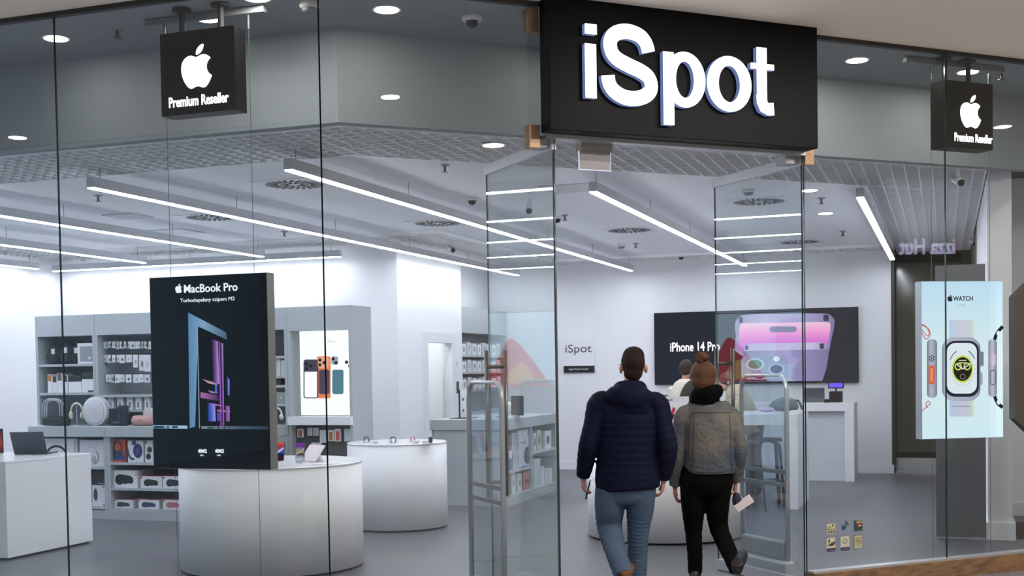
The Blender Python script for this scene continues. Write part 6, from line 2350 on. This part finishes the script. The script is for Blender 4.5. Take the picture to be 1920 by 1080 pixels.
# phone in the left hand, glasses arm
b = MB().box(-0.006, 0.006, -0.035, 0.035, -0.07, 0.07).build('handheld_phone', M_BLACK, man, bevel=0.003)
b.location = LW + Vector((0.035, 0.01, -0.085))
b.rotation_euler = (0.2, 0.25, 0)
b.parent = None
bw = Matrix.Translation(man.location) @ rotz(head_dir) @ Matrix.Translation(LW + Vector((0.035, 0.01, -0.085)))
b.location = bw.translation
b.rotation_euler = (0.2, 0.25, head_dir)
b.name = 'smartphone'
tag(b, "dark phone held in the navy-jacketed person's left hand", 'phone')
b = MB()
Mg = Matrix.Translation(hc) @ Mh
for s in (-1, 1):
    b.tube([Mg @ Vector((s * 0.086, -0.01, 0.018)), Mg @ Vector((s * 0.08, 0.095, 0.022))], 0.003, 6)
    b.tube([Mg @ Vector((s * 0.036 + 0.026 * math.cos(a), 0.11, 0.018 + 0.02 * math.sin(a))) for a in [math.radians(q) for q in range(0, 360, 30)]], 0.0022, 6, closed=True)
b.build('glasses', M_DARK, man)
b = MB()
for s in (-1, 1):
    b.ell(Mg @ Vector((s * 0.032, 0.088, 0.016)), 0.012, 0.008, 0.008)
b.build('eyes', pbr('e8e4e0', 0.3, name='eye_white'), man, smooth=True)

# ---------- woman in denim jacket
WZC = 9.3
WS = F_PX / WZC
dmw = ray(1322, 688)
wpz = CAM + dmw * WZC
wdir = math.atan2(-dmw.x, dmw.y)
woman = thing('woman', 'person with a hair bun, grey denim jacket and black trousers walking into the shop', 'person', (wpz.x, wpz.y, 0), wdir)


def wl(x, y, dy=0.0):
    return Vector(((x - 1322) / WS, dy, 1.65 - (y - 688) / WS))


b = MB()
hcw = wl(1318, 706, 0.0)
head(b, hcw, 0.1, 1.0)
b.tube([wl(1319, 725, -0.01), wl(1321, 745, -0.02), wl(1322, 765)], [0.05, 0.052, 0.07], 14)
b.tube([(0, 0, 0.8), (0, 0, 0.95), (0, 0, 1.1), (0, 0, 1.28), (0, 0, 1.38)], [(0.16, 0.11), (0.15, 0.1), (0.12, 0.09), (0.15, 0.09), (0.09, 0.06)], 16, side=(1, 0, 0), sub=2)
WLS, WLE, WLW = wl(1283, 778), wl(1268, 845, -0.03), wl(1263, 913, 0.04)
WRS, WRE, WRW = wl(1370, 782), wl(1384, 845, -0.03), wl(1376, 905, 0.06)
b.tube([WLS, WLE, WLW], [0.04, 0.032, 0.024], 10, sub=3)
b.tube([WRS, WRE, WRW], [0.04, 0.032, 0.024], 10, sub=3)
hand(b, WLW, (0.02, 0.05, -1), (1, 0.2, 0), (0.4, 1, 0), 0.45, 0.95)
hand(b, WRW, (0.02, 0.1, -1), (-1, 0.1, 0), (0.1, 1, 0), 1.1, 0.9)
WLH, WLK = wl(1297, 925), wl(1297, 995, 0.04)
b.tube([WLH, WLK, (WLK.x + 0.005, 0.03, 0.1)], [0.08, 0.05, 0.036], 12, sub=3)
b.tube([wl(1342, 925), wl(1345, 998, 0.02), wl(1378, 1060, -0.25)], [0.08, 0.05, 0.036], 12, sub=3)
b.build('body', M_SKIN2, woman, remesh=0.006, sm=2)
# trousers
b = MB()
b.tube([(0.0, 0, 0.95), (0.0, 0, 0.86), (0.0, -0.01, 0.76), (0, -0.01, 0.68)], [(0.17, 0.115), (0.195, 0.13), (0.2, 0.135), (0.17, 0.1)], 24, side=(1, 0, 0), sub=3)
trouser([wl(1297, 905, -0.01), wl(1297, 950), wl(1297, 998, 0.03), wl(1299, 1040, 0.03), (wl(1299, 1040).x, 0.03, 0.08)], [0.1, 0.09, 0.066, 0.058, 0.055], 0.05, 0.002)
trouser([wl(1346, 905, -0.01), wl(1342, 950, 0.01), wl(1345, 992, 0.02), wl(1362, 1030, -0.12), wl(1375, 1058, -0.25)], [0.1, 0.09, 0.072, 0.062, 0.055], 0.05, 0.002)
b.build('trousers', pbr('090909', 0.9, noise=0.1, bump=0.3, name='black_cloth', spec=0.08), woman, remesh=VOX, sm=2)
# shoes
b = MB()
shoe(b, wl(1376, 1071, -0.31), (0.25, 1, 0), 0.26, -0.6, 0.048)
b.build('shoe', pbr('161415', 0.5, name='black_leather'), woman, remesh=0.007, sm=2)
b = MB()
shoe(b, (wl(1299, 1040).x, -0.03, 0.0), (0, 1, 0), 0.26, 0, 0.048)
b.build('shoe', pbr('161415', 0.5, name='black_leather'), woman, remesh=0.007, sm=2)
# jacket: boxy denim
b = MB()
cxw = wl(1328, 800).x
b.tube([(cxw, 0, 0.85), (cxw, 0, 0.9), (cxw, 0, 1.02), (cxw, 0, 1.18), (cxw, 0, 1.28), (0.0, 0, 1.37), (0, 0, 1.42)], [(0.195, 0.145), (0.2, 0.15), (0.205, 0.155), (0.205, 0.155), (0.2, 0.14), (0.15, 0.115), (0.085, 0.08)], 32, side=(1, 0, 0), sub=4)
for S_, E_, W2 in ((WLS, WLE, WLW), (WRS, WRE, WRW)):
    s0 = Vector((S_.x * 0.75, S_.y, S_.z + 0.01))
    b.tube([s0, S_, E_.lerp(S_, 0.5), E_, W2.lerp(E_, 0.5), W2 + Vector((0, 0, 0.01))], [0.07, 0.073, 0.068, 0.06, 0.055, 0.045], 20, sub=6)
def denim():
    m, N, L = newmat('washed_denim')
    b_ = N['Principled BSDF']
    tc = N.new('ShaderNodeTexCoord')
    n1 = N.new('ShaderNodeTexNoise')
    n1.inputs['Scale'].default_value = 4.5
    n1.inputs['Detail'].default_value = 5
    rp = N.new('ShaderNodeValToRGB')
    e = rp.color_ramp.elements
    e[0].position, e[0].color = 0.36, lin(hexc('48525f'))
    e[1].position, e[1].color = 0.64, lin(hexc('75706a'))
    q = e.new(0.5)
    q.color = lin(hexc('5d5e60'))
    L.new(tc.outputs['Object'], n1.inputs['Vector'])
    L.new(n1.outputs['Fac'], rp.inputs[0])
    L.new(rp.outputs[0], b_.inputs['Base Color'])
    b_.inputs['Roughness'].default_value = 0.9
    b_.inputs['Specular IOR Level'].default_value = 0.15
    n2 = N.new('ShaderNodeTexNoise')
    n2.inputs['Scale'].default_value = 26
    n2.inputs['Detail'].default_value = 7
    L.new(tc.outputs['Object'], n2.inputs['Vector'])
    bp = N.new('ShaderNodeBump')
    bp.inputs['Strength'].default_value = 1.0
    bp.inputs['Distance'].default_value = 0.015
    L.new(n2.outputs['Fac'], bp.inputs['Height'])
    L.new(bp.outputs['Normal'], b_.inputs['Normal'])
    return m


M_DEN = denim()
dj = b.build('jacket', M_DEN, woman, remesh=VOX, sm=2)
zz = lambda y: 1.65 - (y - 688) / WS
xx = lambda x: (x - 1322) / WS
project_lines(dj, [[(xx(1297), zz(771)), (xx(1370), zz(772))], [(xx(1278), zz(880)), (xx(1330), zz(882)), (xx(1377), zz(880))], [(xx(1302), zz(771)), (xx(1296), zz(880))], [(xx(1366), zz(772)), (xx(1368), zz(880))],
                   [(xx(1297), zz(771)), (xx(1292), zz(800)), (xx(1290), zz(850))]], 0.0035, pbr('3c3f44', 0.9, name='seam_thread'), 'seam', woman)
# hood and collar in black
b = MB()
b.tube([wl(1300, 745, 0.05), wl(1305, 740, -0.05), wl(1323, 740, -0.1), wl(1341, 734, -0.07), wl(1347, 732, 0.02), wl(1336, 735, 0.08)], [(0.04, 0.03), (0.058, 0.036), (0.07, 0.045), (0.062, 0.04), (0.045, 0.034), (0.03, 0.03)], 16, side=(0, 0, 1), sub=4)
b.tube([wl(1320, 756, -0.02), wl(1322, 735, -0.02), wl(1323, 722, 0.0)], [(0.12, 0.11), (0.1, 0.09), (0.075, 0.07)], 20, side=(1, 0, 0), sub=3)
b.build('hood', pbr('09090b', 0.9, noise=0.1, bump=0.3, name='black_fleece', spec=0.08), woman, remesh=0.009, sm=4)
# hair and bun
b = MB()
M1 = Matrix.Rotation(0.1, 4, 'Z')
b.ell(hcw + Vector((0, -0.018, 0.018)), 0.098, 0.115, 0.116, 32, 20, M1)
b.ell(hcw + Vector((0, -0.05, -0.03)), 0.09, 0.08, 0.085, 24, 16, M1)
M_HAIR = pbr('5a3a28', 0.6, noise=0.5, nscale=35, bump=0.9, bscale=120, name='auburn_hair', spec=0.3)
b.build('hair', M_HAIR, woman, remesh=0.007, sm=2)
b = MB()
bc = wl(1316, 671, -0.05)
rnd_ = random.Random(3)
for k in range(16):
    a = rnd_.uniform(0, 6.28)
    e = rnd_.uniform(-0.7, 1.2)
    v = Vector((math.cos(a) * math.cos(e), math.sin(a) * math.cos(e), math.sin(e))) * 0.03
    b.ell(bc + v, 0.027, 0.027, 0.025, 12, 8)
for k in range(10):
    a = rnd_.uniform(0, 6.28)
    v = Vector((math.cos(a) * 0.05, math.sin(a) * 0.04, rnd_.uniform(-0.01, 0.05)))
    b.tube([bc + v * 0.5, bc + v * 1.3, bc + v * 1.5 + Vector((0, 0, 0.015))], [0.006, 0.005, 0.003], 6)
b.build('hair_bun', M_HAIR, woman, remesh=0.006, sm=1)
b = MB()
for s in (-1, 1):
    b.ell(hcw + M1 @ Vector((s * 0.03, 0.082, 0.016)), 0.011, 0.007, 0.007)
b.build('eyes', pbr('e8e4e0', 0.3, name='eye_white'), woman, smooth=True)
# what she carries
Rw = Matrix.Translation(woman.location) @ rotz(wdir)
hp_ = Rw @ (WRW + Vector((0.01, 0.03, -0.11)))
t = thing('paper_bag', 'white and pink box-shaped paper bag with dark blue cloth carried in the woman\'s right hand', 'bag', hp_, wdir)
bb = MB().box(-0.045, 0.1, -0.05, 0.05, -0.03, 0.03)
o = bb.build('box', pbr('e2d6da', 0.5), t, bevel=0.004)
o.location = (0.03, 0.0, -0.07)
o.rotation_euler = (0, -0.6, 0)
MB().ell((0, 0, -0.03), 0.035, 0.04, 0.06).build('cloth', pbr('23283c', 0.8), t, smooth=True)
MB().tube([(0.0, 0, 0.03), (0.03, 0, 0.0), (0.06, 0, -0.04)], 0.003, 6).build('handle', pbr('d8ccd0', 0.5), t)


# ---------- two customers farther in (seen at the tables)
def far_person(label, loc, yaw, shirt, hair, skin, lean=0.0, seated=False, z_sh=1.42, backpack=False, pants='1c1d21', arm_fwd=True, quilted=True, headz=0.22):
    t = thing('customer', label, 'person', loc, yaw)
    zh = z_sh - 0.5
    top = Vector((0, lean, z_sh))
    hd = top + Vector((0, 0.03 + lean * 0.3, headz))
    b = MB()
    head(b, hd, 0, 0.98)
    b.tube([hd + Vector((0, -0.02, -0.08)), top], [0.05, 0.06], 10)
    b.tube([(0, 0, zh), (0, lean * 0.5, (zh + z_sh) / 2), top], [(0.13, 0.09), (0.12, 0.08), (0.12, 0.07)], 14, side=(1, 0, 0))
    hands = []
    for s in (-1, 1):
        sh = top + Vector((s * 0.17, 0, -0.04))
        el = sh + Vector((s * 0.05, 0.08, -0.24))
        wr = el + Vector((-s * 0.06, 0.22, 0.02 if arm_fwd else -0.2))
        hands.append((sh, el, wr))
        b.tube([sh, el, wr], [0.04, 0.032, 0.024], 8)
        hand(b, wr, (-s * 0.2, 1, -0.1), (0, 0, -1), (-s, 0, 0), 0.5, 0.95)
    kz = zh - 0.02 if seated else zh * 0.52
    for s in (-1, 1):
        hip = Vector((s * 0.09, 0, zh))
        kn = Vector((s * 0.11, 0.4, zh - 0.02)) if seated else Vector((s * 0.09, 0.02, zh * 0.52))
        an = Vector((s * 0.11, 0.42, zh - 0.42)) if seated else Vector((s * 0.09, 0.0, 0.08))
        b.tube([hip, kn, an], [0.08, 0.052, 0.038], 10)
    b.build('body', skin, t, remesh=0.008, sm=2)
    b = MB()
    if quilted:
        P, R = quilt([(0, 0, zh - 0.05), (0, lean * 0.3, zh + 0.12), (0, lean * 0.7, zh + 0.33), top, top + Vector((0, 0.01, 0.07))], [(0.18, 0.135), (0.185, 0.14), (0.2, 0.14), (0.17, 0.12), (0.08, 0.08)], 0.06, 0.009)
    else:
        P, R = smooth_path([Vector(p) for p in [(0, 0, zh - 0.05), (0, lean * 0.3, zh + 0.12), (0, lean * 0.7, zh + 0.33), top, top + Vector((0, 0.01, 0.07))]], [(0.18, 0.135), (0.185, 0.14), (0.2, 0.14), (0.17, 0.12), (0.08, 0.08)], 4)
    b.tube(P, R, 24, side=(1, 0, 0))
    for sh, el, wr in hands:
        P, R = quilt([sh, el, wr], [0.075, 0.068, 0.05], 0.06, 0.006)
        b.tube(P, R, 14)
    b.build('jacket', shirt, t, remesh=0.01, sm=1)
    b = MB()
    for s in (-1, 1):
        hip = Vector((s * 0.085, 0, zh))
        kn = Vector((s * 0.11, 0.4, zh - 0.02)) if seated else Vector((s * 0.09, 0.02, zh * 0.52))
        an = Vector((s * 0.11, 0.42, zh - 0.4)) if seated else Vector((s * 0.09, 0.0, 0.1))
        b.tube([hip + Vector((0, 0, 0.05)), kn, an], [0.1, 0.075, 0.06], 12, sub=3)
    b.build('trousers', pbr(pants, 0.8), t, remesh=0.012, sm=2)
    for s in (-1, 1):
        b = MB()
        if seated:
            shoe(b, (s * 0.11, 0.37, zh - 0.5), (0, 1, 0), 0.26)
        else:
            shoe(b, (s * 0.09, -0.05, 0), (0, 1, 0), 0.26)
        b.build('shoe', M_BLKM, t, remesh=0.01, sm=2)
    b = MB()
    b.ell(hd + Vector((0, -0.015, 0.03)), 0.088, 0.108, 0.1, 24, 16)
    b.ell(hd + Vector((0, -0.045, -0.02)), 0.08, 0.07, 0.075, 20, 12)
    b.build('hair', hair, t, remesh=0.01, sm=2)
    if backpack:
        b = MB().tube([(0.0, -0.2, zh + 0.05), (0, -0.22, zh + 0.2), (0, -0.2, z_sh - 0.02)], [(0.12, 0.06), (0.14, 0.09), (0.09, 0.05)], 16, side=(1, 0, 0), sub=3)
        b.build('backpack', pbr('2e302f', 0.8), t, smooth=True)
    return t


p = onY(1283, 700, 16.6)
far_person('person in a cream quilted jacket standing at the desk, partly hidden by the hair bun', (p.x, 16.6, 0), -0.25, pbr('d9d4c4', 0.6, noise=0.05, name='cream_nylon'), pbr('3a2c24', 0.8, name='dark_hair'), M_SKIN, 0.03, False, 1.42)
p = onY(1283, 730, 16.1)
t = thing('shoulder_bag', 'dark bag slung beside the cream jacket, just left of the woman\'s head', 'bag', (onY(1290, 728, 16.3).x, 16.3, 1.05))
MB().tube([(0, 0, 0), (0, 0, 0.15), (0.03, 0, 0.32), (0.06, 0, 0.42)], [(0.12, 0.06), (0.13, 0.07), (0.1, 0.06), (0.04, 0.03)], 16, side=(1, 0, 0), sub=3).build('bag_body', pbr('33352f', 0.8, bump=0.3), t, smooth=True)
MB().tube([(0.06, 0, 0.4), (0.1, 0.05, 0.5), (0.06, 0.2, 0.42)], 0.012, 8, sub=3).build('strap', M_BLKM, t, smooth=True)
p = onY(1404, 730, 15.9)
far_person('person in a beige padded jacket leaning over the high table, behind the right door leaf', (p.x + 0.06, 16.02, 0.0), 1.9, pbr('b5a88c', 0.7, noise=0.06, bump=0.4, bscale=20, name='beige_padding'), pbr('3a3330', 0.8, name='dark_hair2'), M_SKIN, 0.26, False, 1.36, pants='4b5054', headz=0.1)
